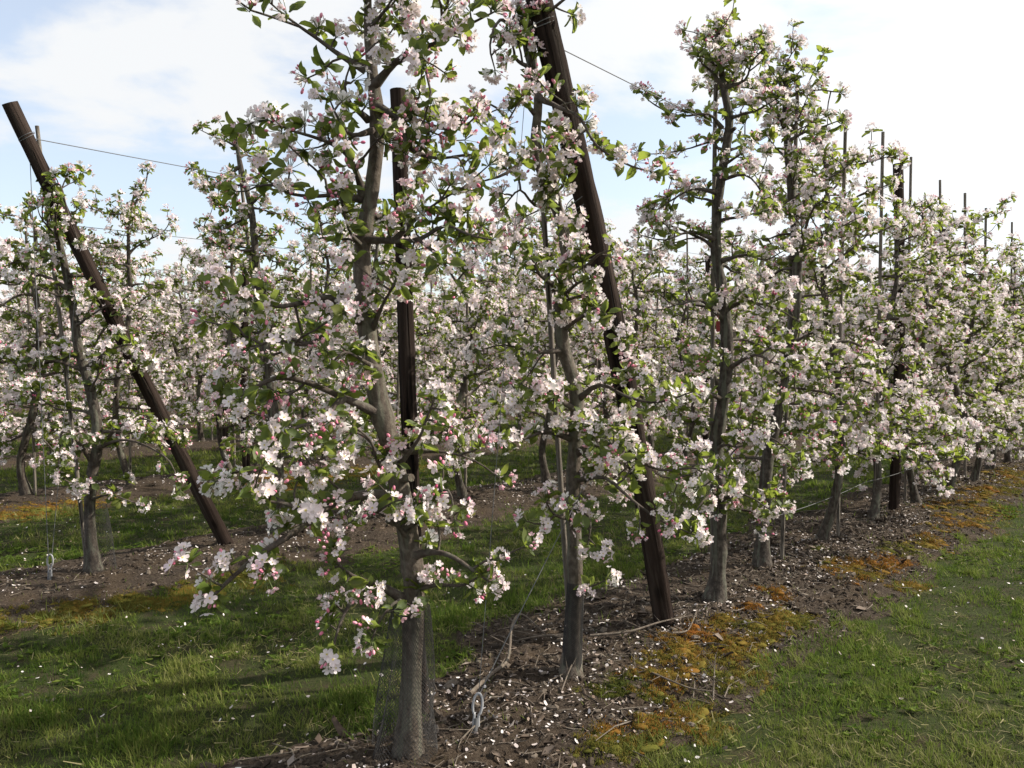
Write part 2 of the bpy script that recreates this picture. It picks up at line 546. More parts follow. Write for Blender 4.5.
# ------------------------------------------------------------------ grass
def scatter(rng, n, x0, x1, y0, y1):
    x = rng.uniform(x0, x1, n); y = rng.uniform(y0, y1, n)
    keep = (np.abs(x) < .70 * y + .5)
    return x[keep], y[keep]
rng = np.random.default_rng(11)
BLADE_N = 4
def blades(acc, x, y, hgt, wid, tint, rng, az=None):
    n = len(x)
    if n == 0: return
    z = gz_at(x, y) - .006
    az = rng.uniform(0, 2 * math.pi, n) if az is None else az; lean = np.abs(rng.normal(.75, .42, n))
    t = np.linspace(0, 1, 4)
    dx, dy = np.cos(az), np.sin(az)
    out = np.sin(lean)[:, None] * t[None] ** 1.6
    up = np.cos(lean * .8)[:, None] * t[None] ** .95
    cx = x[:, None] + hgt[:, None] * out * dx[:, None]
    cy = y[:, None] + hgt[:, None] * out * dy[:, None]
    cz = z[:, None] + hgt[:, None] * up
    hw = wid[:, None] * np.array((.8, 1, .75, .08))[None] * .5
    sx, sy = -dy[:, None] * hw, dx[:, None] * hw
    v = np.stack((np.stack((cx - sx, cy - sy, cz), -1), np.stack((cx + sx, cy + sy, cz), -1)), 2).reshape(n, 8, 3)
    f0 = np.array([(0, 1, 3, 2), (2, 3, 5, 4), (4, 5, 7, 6)])
    f = (f0[None] + (np.arange(n) * 8)[:, None, None]).reshape(-1, 4)
    acc.add(v.reshape(-1, 3), f, 0, np.repeat(tint, 8))
ga = Acc()
for (y0, y1, dens, hs, ws) in ((2.5, 4.2, 13500, .040, .0032), (4.2, 6.2, 9000, .044, .0038), (6.2, 9, 4500, .050, .0052), (9, 14, 1500, .065, .009), (14, 24, 260, .085, .02)):
    xw = .70 * y1 + .5
    n = int(dens * 2 * xw * (y1 - y0))
    x, y = scatter(rng, n // 11, -xw, xw, y0, y1)      # tufts
    tr_ = np.repeat(rng.uniform(.006, .022, len(x)), 11)
    x, y = np.repeat(x, 11), np.repeat(y, 11)
    ox, oy = rng.normal(0, 1, len(x)), rng.normal(0, 1, len(x)); az_ = np.arctan2(oy, ox) + rng.normal(0, .6, len(x))
    ht_ = np.repeat(rng.uniform(.6, 1.35, len(x) // 11), 11); tt_ = np.repeat(rng.normal(0, .11, len(x) // 11), 11)
    x, y = x + ox * tr_, y + oy * tr_
    soil, kk = is_soil(x, y)
    pt = fbm(x * 1.1, y * 1.1, 61, 4); pt2 = fbm(x * 5.5, y * 5.5, 65, 3)
    d = np.clip((pt - .34) / .18, .5, 1) * np.clip((pt2 - .28) / .2, .42, 1)
    s_, p_ = to_sp(x, y)
    keep = (~soil & (rng.random(len(x)) < d)) | (soil & (rng.random(len(x)) < .02 * (pt2 > .5)))
    x, y, pt, pt2, az_, ht_, tt_ = x[keep], y[keep], pt[keep], pt2[keep], az_[keep], ht_[keep], tt_[keep]
    h = hs * ht_ * np.clip(rng.normal(.8, .28, len(x)), .25, 1.8) * (.50 + 1.0 * np.clip((pt2 - .25) * 1.6, 0, 1))
    tint = np.clip(.45 + 1.4 * (pt2 - .5) - .9 * (fbm(x * 2.3, y * 2.3, 93, 3) - .5) + tt_ + rng.normal(0, .09, len(x)), 0, .72)
    dead = rng.random(len(x)) < np.clip(.07 + 1.3 * (.47 - fbm(x * 1.9, y * 1.9, 97, 3)), .03, .45)
    tint = np.where(dead, rng.uniform(.72, 1, len(x)), tint)
    blades(ga, x, y, h, ws * rng.uniform(.6, 1.3, len(x)), tint, rng, az_)
# flat straw thatch and broad leaved weeds in the sward
for (y0, y1, dn) in ((2.5, 5, 600), (5, 9, 200)):
    xw = .70 * y1 + .5
    x, y = scatter(rng, int(dn * 2 * xw * (y1 - y0)), -xw, xw, y0, y1)
    kp = rng.random(len(x)) < np.clip(2.6 * (fbm(x * 1.9, y * 1.9, 97, 3) < .5) * rng.random(len(x)), .12, 1); x, y = x[kp], y[kp]
    soil, _ = is_soil(x, y); x, y = x[~soil], y[~soil]; n = len(x)
    az = rng.uniform(0, 6.28, n); d = np.stack((np.cos(az), np.sin(az), rng.normal(0, .25, n)), -1); L = rng.uniform(.02, .07, n); w_ = rng.uniform(.0012, .0026, n)
    c = np.stack((x, y, gz_at(x, y) + rng.uniform(.004, .03, n)), -1)
    fr = frames(np.cross(d, np.stack((-np.sin(az), np.cos(az), rng.normal(0, .4, n)), -1)), rng, d)
    stamp(ga, np.array([(-.5, -1, 0), (-.5, 1, 0), (.5, .6, .03), (.5, -.6, .03)]), np.array([(0, 1, 2, 3)]), c, fr, np.stack((L, w_, L), -1), 0, np.repeat(rng.uniform(.74, 1, n), 4))
x, y = scatter(rng, 5200, -5, 5, 2.6, 8)
kp = (fbm(x * 1.3, y * 1.3, 131, 3) > .52) & ~is_soil(x, y)[0]; x, y = x[kp], y[kp]; n = len(x)
c = np.repeat(np.stack((x, y, gz_at(x, y) + .010), -1), 4, 0); n *= 4
az = rng.uniform(0, 6.28, n); d = np.stack((np.cos(az), np.sin(az), rng.uniform(.2, .9, n)), -1); L = rng.uniform(.015, .042, n)
fr = frames(np.cross(d, np.cross(np.array((0, 0, 1.0)), d)), rng, d)
stamp(ga, LEAF[1][0], LEAF[1][1], c, fr, np.stack((L, L * 1.2, L), -1), 0, np.repeat(rng.uniform(.25, .62, n), len(LEAF[1][0])))
# lusher tufts
for cx_, cy_, n_, r_, h_ in [(-.72, 3.55, 900, .17, .11), (-.55, 3.28, 500, .12, .10), (-1.55, 3.25, 600, .16, .10), (-2.05, 3.4, 500, .14, .11), (1.35, 3.6, 600, .2, .09), (.02, 5.05, 900, .28, .12), (-.35, 4.75, 700, .22, .12), (.55, 5.7, 900, .35, .12), (1.8, 4.25, 500, .2, .09)]:
    x = rng.normal(cx_, r_ * .6, n_); y = rng.normal(cy_, r_ * .6, n_)
    blades(ga, x, y, h_ * .75 * np.clip(rng.normal(.8, .25, n_), .3, 1.5), .0038 * rng.uniform(.7, 1.3, n_), np.clip(rng.normal(.40, .15, n_), 0, .75), rng)
tag(ga.obj('grass', [M['grass']], smooth=False), 'short patchy grass of the alleys between the rows', kind='stuff')

# moss cushions: low lumps with a fuzz of shoots, scattered where the moss grows
LUMP = ball(9, 5, .5, .5)
def moss_patch(acc, x0, y0, rx, ry, ang, tint, seed, dens=1.0):
    r_ = np.random.default_rng(seed)
    ca, sa = math.cos(ang), math.sin(ang)
    m = int(1500 * rx * ry / (.2 * .11) * .24 * dens) + 6
    q = r_.normal(size=(m, 2)) * .75
    px, py = x0 + ca * q[:, 0] * rx - sa * q[:, 1] * ry, y0 + sa * q[:, 0] * rx + ca * q[:, 1] * ry
    kp = fbm(px * 9, py * 9, 72, 3) > .40 + .1 * r_.random(m)
    px, py = px[kp], py[kp]; m = len(px)
    big = 1 if dens == 1 else 1.25
    sz = r_.gamma(2.0, .009, m) * big + .006
    tn = np.clip(tint + .8 * (fbm(px * 4, py * 4, 77, 3) - .5) + r_.normal(0, .10, m), 0, 1)
    c = np.stack((px, py, gz_at(px, py) - .003), -1)
    stamp(acc, LUMP[0], LUMP[1], c, frames(np.stack((r_.normal(0, .15, m), r_.normal(0, .15, m), np.ones(m)), -1), r_),
          np.stack((sz * r_.uniform(1, 1.9, m), sz * r_.uniform(.8, 1.3, m), .008 + sz * r_.uniform(.12, .32, m)), -1), 0, tn)
    nf = 44 if dens == 1 else 16
    px = np.repeat(px, nf) + r_.normal(size=m * nf) * np.repeat(sz, nf) * .75; py = np.repeat(py, nf) + r_.normal(size=m * nf) * np.repeat(sz, nf) * .75
    tn = np.repeat(tn, nf) + r_.normal(0, .13, m * nf); n = m * nf
    base = np.stack((px, py, gz_at(px, py) + r_.uniform(-.004, .008, n)), -1)
    fr = frames(np.stack((r_.normal(0, .6, n), r_.normal(0, .6, n), np.ones(n)), -1), r_)
    tv = np.array([(-.5, -.3, 0), (.5, -.3, 0), (0, .6, 0), (0, 0, 1)]); tf = np.array([(0, 1, 3), (1, 2, 3), (2, 0, 3)])
    sc = np.stack((np.full(n, .0032 * big), np.full(n, .0032 * big), r_.uniform(.007, .018, n)), -1)
    stamp(acc, tv, tf, base, fr, sc, 0, np.clip(tn, 0, 1))
ma = Acc()
moss_px = [(690, 665, .20, .11, .75), (665, 690, .15, .09, .85), (735, 660, .17, .09, .45), (770, 640, .16, .09, .35), (640, 740, .15, .08, .85), (690, 735, .13, .07, .45),
           (620, 705, .11, .07, .15), (700, 700, .13, .07, .3), (740, 690, .12, .07, .5), (655, 722, .12, .06, .25), (620, 762, .16, .06, .2), (720, 635, .10, .06, .6), (790, 632, .14, .08, .4),
           (855, 580, .18, .12, .65), (880, 572, .14, .1, .7), (815, 560, .1, .06, .3), (905, 590, .12, .06, .5), (930, 548, .2, .1, .6), (960, 530, .35, .14, .65), (985, 512, .4, .16, .6), (1000, 495, .5, .2, .55),
           (1015, 482, .6, .2, .6), (920, 555, .2, .1, .5), (945, 515, .3, .12, .55), (970, 498, .3, .15, .7), (895, 560, .14, .08, .4), (120, 612, .5, .10, .45), (180, 600, .4, .1, .35), (60, 618, .3, .08, .6), (225, 590, .3, .1, .3),
           (20, 516, .5, .2, .7), (60, 512, .4, .16, .5), (330, 478, .7, .25, .7), (300, 484, .5, .2, .6), (390, 470, .6, .2, .6), (770, 610, .1, .07, .7), (745, 625, .1, .05, .8), (700, 648, .1, .05, .9)]
for i, (x, y, rx, ry, tn) in enumerate(moss_px):
    Y = F * EYE / (y - 350)
    q = P(x, y, Y)
    moss_patch(ma, q[0], q[1], rx, ry, math.atan2(U[1], U[0]) + .3 * math.sin(i * 3.1), tn, 100 + i, 1.0 if Y < 6 else .35)
tag(ma.obj('moss', [M['moss']]), 'orange and yellow green moss cushions along the edge of the soil', kind='stuff')

# soil clods, petals and little sticks on the strips
ca = Acc(); pa = Acc(); ta = Acc()
clod_v, clod_f = ball(6, 4, .5, .38)
clod_v = clod_v * (1 + .3 * (np.random.default_rng(3).random((len(clod_v), 1)) - .5))
for k, s1, dn, pn, tn in ((0, 6, 900, 470, 130), (0, 14, 260, 300, 40), (1, 8, 330, 260, 25), (1, 22, 40, 120, 0), (2, 18, 40, 130, 0), (3, 20, 0, 80, 0), (4, 20, 0, 60, 0)):
    s0 = START[k] if s1 < 10 or k > 1 else (6 if k == 0 else 8)
    A = (s1 - s0) * 1.5
    def pick(n, spread=.36):
        s = rng.uniform(s0, s1, n); p = rng.normal(.05, spread, n)
        lo, hi = strip_edges(k, s)
        m = (p > lo + .02) & (p < hi - .02)
        s, p = s[m], p[m]
        q = O[None] + s[:, None] * U[None] + (p + ROW * k)[:, None] * V[None]
        return np.column_stack((q, gz_at(q[:, 0], q[:, 1])))
    q = pick(int(dn * A), .5); m = len(q)
    if m:
        sz = rng.gamma(2.0, .006, m) + .004
        stamp(ca, clod_v, clod_f, q, frames(rng.normal(0, .5, (m, 3)) + (0, 0, 1), rng), np.stack((sz * rng.uniform(.8, 1.6, m), sz, sz * rng.uniform(.6, 1, m)), -1), 0, rng.random(m) * .8)
    q = pick(int(pn * A * 1.15), .42); m = len(q)
    keep = rng.random(m) < np.clip((fbm(q[:, 0] * 3, q[:, 1] * 3, 88, 3) - .40) * 5, .06, 1); q = q[keep]; m = len(q)
    sz = np.clip(rng.gamma(5, .0012, m), .003, .011) * (1 if k == 0 else 1.1)
    tv, tf = np.array([(-1, -.5, .1), (-1, .5, .1), (0, -.75, 0), (0, .75, 0), (1, -.5, .22), (1, .5, .22)]), np.array([(0, 2, 3, 1), (2, 4, 5, 3)])
    stamp(pa, tv, tf, q + (0, 0, .008), frames(rng.normal(0, .35, (m, 3)) + (0, 0, 1), rng), np.stack((sz, sz, sz), -1), 0, rng.random(m) ** 2)
    q = pick(int(tn * A), .45)
    for c in q:
        L = rng.gamma(2.2, .03) + .03; az = rng.uniform(0, 6.28); d = np.array((math.cos(az), math.sin(az), rng.normal(0, .12)))
        mid = c + d * L * .5 + rng.normal(0, .012, 3)
        e = c + d * L
        pts = np.array([c, mid, e]); pts[:, 2] = np.maximum(pts[:, 2], gz_at(pts[:, 0], pts[:, 1]) + .004)
        tube(ta, pts, np.array((.0028, .0024, .0014)) * rng.uniform(.6, 1.5), 4, 0, cap=False)
# dry leaf scraps and bark chips
la_ = Acc()
for k, s0, s1, dn in ((0, -1.5, 6, 700), (0, 6, 14, 220), (1, -1, 9, 160)):
    n = int(dn * (s1 - s0) * 1.5); s = rng.uniform(s0, s1, n); p = rng.normal(.1, .45, n)
    lo, hi = strip_edges(k, s); m = (p > lo) & (p < hi) & (fbm(s * 2.2, p * 2.2, 141, 3) + rng.normal(0, .08, n) > .46); s, p = s[m], p[m]; n = len(s)
    q = O[None] + s[:, None] * U[None] + (p + ROW * k)[:, None] * V[None]
    c = np.column_stack((q, gz_at(q[:, 0], q[:, 1]) + .005)); L = rng.gamma(2.2, .009, n) + .006
    stamp(la_, LEAF[1][0], LEAF[1][1], c, frames(rng.normal(0, .5, (n, 3)) + (0, 0, 1), rng), np.stack((L, L * rng.uniform(.5, 1.5, n), L * rng.uniform(-1.5, 2, n)), -1), 0, np.repeat(rng.random(n), len(LEAF[1][0])))
tag(la_.obj('leaf_litter', [M['litter']]), 'dry brown leaf scraps strewn over the bare soil', kind='stuff')
# petals blown into the grass
x, y = scatter(rng, 5200, -6, 6, 2.8, 9)
q = np.column_stack((x, y, gz_at(x, y) + .022)); m = len(q); sz = rng.uniform(.005, .010, m)
soil, _ = is_soil(x, y); kp = ~soil & (fbm(x * 1.4, y * 1.4, 31, 3) > .50) & (rng.random(m) < .55)
stamp(pa, tv, tf, q[kp], frames(rng.normal(0, .5, (kp.sum(), 3)) + (0, 0, 1), rng), np.stack((sz, sz, sz), -1)[kp], 0, rng.random(kp.sum()) ** 2)
tag(ca.obj('soil_clods', [M['clod']], smooth=False), 'crumbs and clods of earth on the soil strips', kind='stuff')
tag(pa.obj('fallen_petals', [M['fallen']]), 'white petals fallen on the soil and grass', kind='stuff')
tag(ta.obj('twig_litter', [M['dead']]), 'small broken twigs lying on the bare soil', kind='stuff')

# ------------------------------------------------------------------ apple trees
class Blooms:
    """clusters of one tree: each is a centre and an axis; built later at a chosen detail"""
    def __init__(s):
        s.c, s.d, s.big, s.br = [], [], [], []
    def add(s, c, d, big, br):
        s.c.append(c); s.d.append(d); s.big.append(big); s.br.append(br)

def cluster_parts(c, d, big, rng, lod, fl, lf, style):
    """adds one cluster's flowers to Acc fl and leaves to Acc lf"""
    d = d / (np.linalg.norm(d) + 1e-9)
    nf = max(1, int(round(rng.normal(9.6, 1.8) * big * style['flowers'])))
    budy = rng.random() < style['bud']
    nb = int(rng.integers(3, 8)) if budy else int(rng.integers(0, 3))
    if budy: nf = max(1, int(nf * .55))
    nl = max(2, int(round(rng.normal(6.2, 1.4) * style['leaves'])))
    age = rng.normal(0, .09); fsz = rng.uniform(.86, 1.14); shut = rng.random() < .14
    # flowers spread over a dome round the axis
    q = rng.normal(size=(nf, 3)); q /= np.linalg.norm(q, axis=1)[:, None]
    q = q * .95 + d[None] * .75
    q /= np.linalg.norm(q, axis=1)[:, None]
    R0 = rng.uniform(.024, .050, nf) * (0.62 + .40 * big)
    pos = c[None] + q * R0[:, None] + d[None] * .014
    nrm = q + rng.normal(0, .38, (nf, 3)) + np.array((0, 0, .10))
    sz = fsz * rng.uniform(.0140, .0195, nf) * style.get('fsize', 1)
    openn = np.clip(rng.normal(.72 if shut else .97, .22, nf), .45, 1.25)
    scale = np.stack((sz * openn, sz * openn, sz * np.clip(2.1 - openn, .7, 1.6)), -1)
    pink = np.clip(rng.normal(.085 + age + .14 * budy + .10 * shut, .13, nf) + .35 * (openn < .75), 0, .9)
    fr = frames(nrm, rng)
    if lod == 0:   # flower stalks
        stamp(fl, STALK[0], STALK[1], np.repeat(c[None], nf, 0), frames(pos - c, rng), np.stack((np.full(nf, .0012), np.full(nf, .0012), np.linalg.norm(pos - c, axis=1) + .002), -1), 3)
    tv, tf = FLOWER[lod]
    if lod == 0:   # the petals blush towards the rim unevenly
        tt = (pink[:, None] + .10 * (np.tile(np.repeat(np.arange(4), 3), 5) - 1.2)[None] * (rng.random(nf) < .6)[:, None]).ravel()
        stamp(fl, tv, tf, pos, fr, scale, 0, np.clip(tt, 0, 1))
        stamp(fl, STAR[0], STAR[1], pos, fr, scale, 2)
    else:
        stamp(fl, tv, tf, pos, fr, scale, 0, np.repeat(pink, len(tv)))
    if nb:
        q = rng.normal(size=(nb, 3)); q /= np.linalg.norm(q, axis=1)[:, None]
        q = q * .8 + d[None] * .9; q /= np.linalg.norm(q, axis=1)[:, None]
        pos = c[None] + q * rng.uniform(.035, .062, nb)[:, None]
        s_ = rng.uniform(.011, .018, nb)
        if lod == 0:
            stamp(fl, STALK[0], STALK[1], np.repeat(c[None], nb, 0), frames(pos - c, rng), np.stack((np.full(nb, .0012), np.full(nb, .0012), np.linalg.norm(pos - c, axis=1)), -1), 3)
        stamp(fl, BUD[lod][0], BUD[lod][1], pos, frames(q, rng), np.stack((s_, s_, s_ * 1.15), -1), 1, np.repeat(np.clip(rng.normal(.45, .25, nb), 0, 1), len(BUD[lod][0])))
    # leaves: a rosette below the flowers
    q = rng.normal(size=(nl, 3)); q -= d[None] * (q @ d)[:, None]
    q /= np.linalg.norm(q, axis=1)[:, None] + 1e-9
    dirv = q + d[None] * rng.uniform(-.25, .75, nl)[:, None] + np.array((0, 0, .12))
    dirv /= np.linalg.norm(dirv, axis=1)[:, None]
    up = d[None] - dirv * (dirv @ d)[:, None] + rng.normal(0, .35, (nl, 3)) + np.array((0, 0, .25))
    fr = frames(np.cross(dirv, np.cross(up, dirv)), rng, dirv)
    L = rng.uniform(.038, .074, nl) * style.get('lsize', 1)
    sc = np.stack((L, L * rng.uniform(.85, 1.2, nl), L * rng.uniform(.4, 1.8, nl)), -1)
    tone = np.clip(rng.normal(.45, .22, nl) + .15 * (rng.random() < .25), 0, 1)
    pos = c[None] + dirv * .010 - d[None] * .006
    stamp(lf, LEAF[lod][0], LEAF[lod][1], pos, fr, sc, 0, np.repeat(tone, len(LEAF[lod][0])))

def grow_path(start, d, L, rng, droop=.25, lift=.35, n=7, wob=.16):
    d = d / np.linalg.norm(d)
    pts = [np.array(start, float)]
    for i in range(n - 1):
        t = i / (n - 2)
        d = d + rng.normal(0, wob, 3) + np.array((0, 0, -droop * (t < .55) + lift * (t > .55))) * .35
        d /= np.linalg.norm(d)
        pts.append(pts[-1] + d * L / (n - 1))
    return np.array(pts)

def dress(acc, bl, pts, r0, rng, bi, dens=1.0, t0=.12, twig=1.0, sides=6):
    """a limb: its tube, side twigs and the clusters they carry"""
    pp, rr = smooth_path(pts, np.linspace(r0, max(.0028, r0 * .28), len(pts)), 3)
    rr[:4] *= np.array((1.9, 1.55, 1.25, 1.1))[:len(rr[:4])]      # collar
    tube(acc, pp, rr, sides, 0, bump=.22 if sides > 5 else 0, seed=int(rng.integers(99)))
    seg = np.linalg.norm(np.diff(pp, axis=0), axis=1); L = np.concatenate(([0], np.cumsum(seg)))
    def at(l):
        return np.array([np.interp(l, L, pp[:, i]) for i in range(3)])
    l = L[-1] * t0 + rng.uniform(0, .05)
    while l < L[-1] - .01:
        c = at(l)
        tan = at(min(l + .02, L[-1])) - at(max(l - .02, 0)); tan /= np.linalg.norm(tan) + 1e-9
        side = rng.normal(size=3); side -= tan * side.dot(tan); side /= np.linalg.norm(side)
        side = side + np.array((0, 0, .45)); side /= np.linalg.norm(side)
        if rng.random() < .36 * twig:     # a side twig with clusters of its own
            tl = rng.uniform(.08, .25) * (1 + .5 * (rng.random() < .2))
            tp = grow_path(c, side + tan * .5, tl, rng, .2, .4, 5, .22)
            tube(acc, tp, np.linspace(.0052, .0026, 5), 4, 0, cap=False)
            bl.add(tp[-1], tp[-1] - tp[-2], rng.uniform(.7, 1.6), bi)
            if tl > .12: bl.add(tp[2] + rng.normal(0, .012, 3), side + rng.normal(0, .4, 3), rng.uniform(.6, 1), bi)
        else:                             # a spur
            sl = rng.uniform(.012, .05)
            e = c + side * sl
            tube(acc, np.array([c, (c + e) / 2 + rng.normal(0, .004, 3), e]), (.0042, .0036, .003), 4, 0, cap=False)
            bl.add(e, side + tan * .3, rng.uniform(1.3, 1.8) if rng.random() < .22 else rng.uniform(.45, 1.1), bi)
        l += rng.uniform(.045, .15) / dens
    bl.add(pp[-1], tan + np.array((0, 0, .2)), rng.uniform(.9, 1.5), bi)

def trunk_mesh(acc, pts, rad, seed, graft=True):
    pp, rr = smooth_path(pts, rad, 6)
    zz = pp[:, 2] - pp[0][2]
    if graft:   # swollen union and root flare at the foot
        rr = rr * (1 + .62 * np.exp(-(zz / .055) ** 2) + .22 * np.exp(-((zz - .10) / .04) ** 2))
    g = np.random.default_rng(seed)
    for _ in range(12):
        z0 = g.uniform(.4, max(.6, zz[-1])); rr = rr * (1 + g.uniform(.05, .2) * np.exp(-((zz - z0) / .03) ** 2))
    tube(acc, pp, rr, 14, 0, bump=.22, seed=seed)
    for _ in range(7):      # pruning stubs
        i = int(g.uniform(.22, .85) * len(pp)); az = g.uniform(0, 6.28); d = np.array((math.cos(az), math.sin(az), g.uniform(.1, .8))); d /= np.linalg.norm(d)
        q = g.uniform(.25, .5) * rr[i]; L = rr[i] + g.uniform(.01, .045)
        tube(acc, np.array([pp[i], pp[i] + d * rr[i], pp[i] + d * L]), (q * 1.6, q * 1.15, q * .9), 8, 0, bump=.2, seed=seed)
    return pp, rr

STYLE = dict(flowers=1.0, leaves=1.0, bud=.22)
MB_, ML_, MP_ = [M['bark']], [M['leaf']], [M['petal'], M['bud'], M['stamen'], M['stalk']]

def hero(label, group, trunk, branches, seed, extra=10, env=None, split=True, style=STYLE, dens=1.0, pale=False, ndens=1.0, zlo=.6):
    """a near tree: trunk [(x px, y px, metres ahead, radius)], limbs [[(x, y, metres ahead), ...], radius, density]"""
    g = np.random.default_rng(seed)
    tp = np.array([P(x, y, Y) for x, y, Y, r in trunk]); tr = np.array([r for *_, r in trunk])
    base = tp[0].copy(); base[2] = float(gz_at(base[0], base[1])) - .02; tp[0][2] = base[2]
    root = thing('apple_tree', label, 'apple tree', tuple(base), group)
    a = Acc(); tpp, trr = trunk_mesh(a, tp, tr, seed); a.shift(base)
    to = a.obj('trunk', [M['bark_pale']] if pale else MB_, root)
    bl = Blooms(); limbs = []
    for bi, (px, r0, de) in enumerate(branches):
        a = Acc(); dress(a, bl, np.array([P(*q) for q in px]), r0, g, bi, dens * de * ndens); limbs.append(a)
    H = tpp[-1][2]
    for j in range(extra):      # limbs towards and away from the camera, between those drawn above
        z = zlo + (H - zlo - .1) * ((j + g.random()) / extra)
        i = int(np.argmin(np.abs(tpp[:, 2] - z)))
        az = j * 2.4 + g.uniform(-.5, .5)
        L = env(z, az) * g.uniform(.6, 1.1)
        a = Acc(); dress(a, bl, grow_path(tpp[i], np.array((math.cos(az), math.sin(az), g.uniform(.1, .6))), L, g), .011, g, len(limbs), dens); limbs.append(a)
    # the leader carries clusters as well
    a = Acc(); i0 = int(len(tpp) * .86)
    dress(a, bl, tpp[i0::3], trr[i0] * .5, g, len(limbs), dens * .9, t0=.1); limbs.append(a)
    los = []
    for a in limbs:
        a.shift(base); los.append(a.obj('branch', [M['twig']], root))
    lods = 0
    n = len(bl.c)
    order = np.argsort([np.linalg.norm(c - np.array((0, 0, EYE))) / b_ for c, b_ in zip(bl.c, bl.big)])
    single = set(order[:100].tolist()) if split else set()
    leaf_acc = {}; rest = Acc()
    for i in range(n):
        la = leaf_acc.setdefault(bl.br[i], Acc())
        fa = Acc() if i in single else rest
        cluster_parts(bl.c[i], bl.d[i], bl.big[i], g, lods, fa, la, style)
        if i in single:
            fa.shift(base); fa.obj('blossom_cluster', MP_, los[bl.br[i]])
    for k_, la in leaf_acc.items():
        la.shift(base); la.obj('foliage', ML_, los[k_])
    if rest.v:
        rest.shift(base); o = rest.obj('blossoms', MP_, root)
        if split: o['kind'] = 'stuff'
    return root, n

ORD = ['first', 'second', 'third', 'fourth', 'fifth', 'sixth', 'seventh', 'eighth', 'ninth', 'tenth', 'eleventh', 'twelfth', 'thirteenth', 'fourteenth', 'fifteenth', 'sixteenth']
G1 = 'apple trees of the nearest row'
G2 = 'apple trees of the second row'
D1 = 3.02
def off(base, *pts):     # px points whose last number is an offset from a depth
    return [(x, y, base + d) for x, y, d in pts]

# first tree: the big one in front, crown hanging left
T1B = [
 (off(3.0, (366, 70, 0), (341, 56, -.03), (319, 40, -.05), (300, 27, -.08), (282, 13, -.1), (262, -4, -.12)), .010, .8),
 (off(3.0, (372, 88, 0), (396, 62, -.06), (420, 44, -.1), (438, 27, -.14), (448, 2, -.16), (455, -30, -.18)), .012, 1.1),
 (off(3.0, (396, 62, -.06), (425, 48, -.2), (455, 32, -.3), (478, 20, -.34), (494, 12, -.36)), .007, 1.3),
 (off(3.0, (376, 106, 0), (398, 117, -.06), (416, 120, -.1), (440, 128, -.18), (462, 128, -.22), (474, 118, -.25)), .011, 1.1),
 (off(3.0, (398, 117, -.06), (412, 150, -.15), (436, 158, -.2), (458, 158, -.24), (466, 175, -.26)), .008, 1.2),
 (off(3.0, (363, 195, 0), (358, 178, -.05), (349, 157, -.1), (332, 144, -.14), (310, 136, -.18), (290, 130, -.22), (268, 120, -.25)), .012, 1.1),
 (off(3.0, (361, 199, 0), (336, 195, -.06), (310, 196, -.1), (286, 192, -.14), (262, 176, -.18)), .010, 1.0),
 (off(3.0, (362, 239, 0), (394, 241, -.08), (420, 239, -.14), (445, 226, -.2), (470, 235, -.25), (492, 240, -.28)), .011, 1.2),
 (off(3.0, (394, 241, -.08), (420, 215, -.16), (440, 200, -.22), (450, 185, -.25)), .007, 1.3),
 (off(3.0, (420, 239, -.14), (440, 258, -.2), (455, 280, -.26), (462, 292, -.3)), .007, 1.3),
 (off(3.0, (368, 120, 0), (352, 105, -.12), (345, 85, -.18), (352, 60, -.2)), .008, 1.1),
 (off(3.0, (375, 130, 0), (352, 135, -.18), (338, 118, -.25), (330, 100, -.28)), .008, 1.2),
 (off(3.0, (364, 322, 0), (342, 309, -.08), (329, 297, -.15), (300, 303, -.22), (276, 306, -.28), (250, 293, -.32), (232, 300, -.35)), .014, 1.1),
 (off(3.0, (342, 309, -.08), (330, 330, -.2), (305, 345, -.28), (275, 340, -.36), (250, 350, -.4)), .009, 1.1),
 (off(3.0, (384, 416, 0), (344, 398, -.1), (304, 381, -.18), (275, 378, -.25), (245, 392, -.3), (225, 385, -.34)), .014, 1.1),
 (off(3.0, (344, 398, -.1), (320, 420, -.2), (290, 430, -.28), (262, 452, -.34), (250, 480, -.36)), .009, 1.1),
 (off(3.0, (388, 478, 0), (378, 462, -.06), (370, 440, -.1), (352, 425, -.16)), .009, 1.0),
 (off(3.0, (396, 498, 0), (364, 495, -.06), (333, 503, -.12), (310, 521, -.2), (285, 538, -.26), (258, 556, -.32), (235, 575, -.36), (215, 594, -.4)), .019, .9),
 (off(3.0, (310, 521, -.2), (290, 505, -.28), (262, 500, -.33), (240, 488, -.36)), .008, .9),
 (off(3.0, (405, 600, 0), (375, 584, -.06), (355, 598, -.12), (341, 621, -.18), (332, 652, -.22)), .013, .9),
 (off(3.0, (375, 584, -.06), (352, 575, -.18), (335, 560, -.24), (330, 545, -.26)), .007, .9),
 (off(3.0, (411, 556, 0), (435, 552, -.06), (455, 558, -.1), (478, 574, -.12), (490, 582, -.13)), .012, .45),
 (off(3.0, (405, 452, 0), (444, 452, -.02), (475, 461, .02), (500, 478, .04)), .007, .28),
 (off(3.0, (395, 470, 0), (418, 440, -.12), (428, 415, -.18), (435, 398, -.2)), .008, 1.1),
 (off(3.0, (402, 505, 0), (425, 500, -.12), (448, 490, -.18), (455, 520, -.2)), .008, .9),
 (off(3.0, (412, 620, 0), (400, 600, -.12), (380, 620, -.2), (372, 640, -.22)), .007, .75),
 (off(3.0, (372, 330, 0), (385, 300, -.16), (395, 285, -.22)), .007, .9),
 (off(3.0, (378, 370, 0), (362, 360, -.2), (345, 352, -.28), (330, 365, -.32)), .008, 1.0),
 (off(3.0, (409, 540, 0), (392, 520, -.14), (375, 512, -.2)), .007, 1.0),
 (off(3.0, (369, 30, 0), (385, 10, -.1), (398, -10, -.12)), .007, 1.1),
]
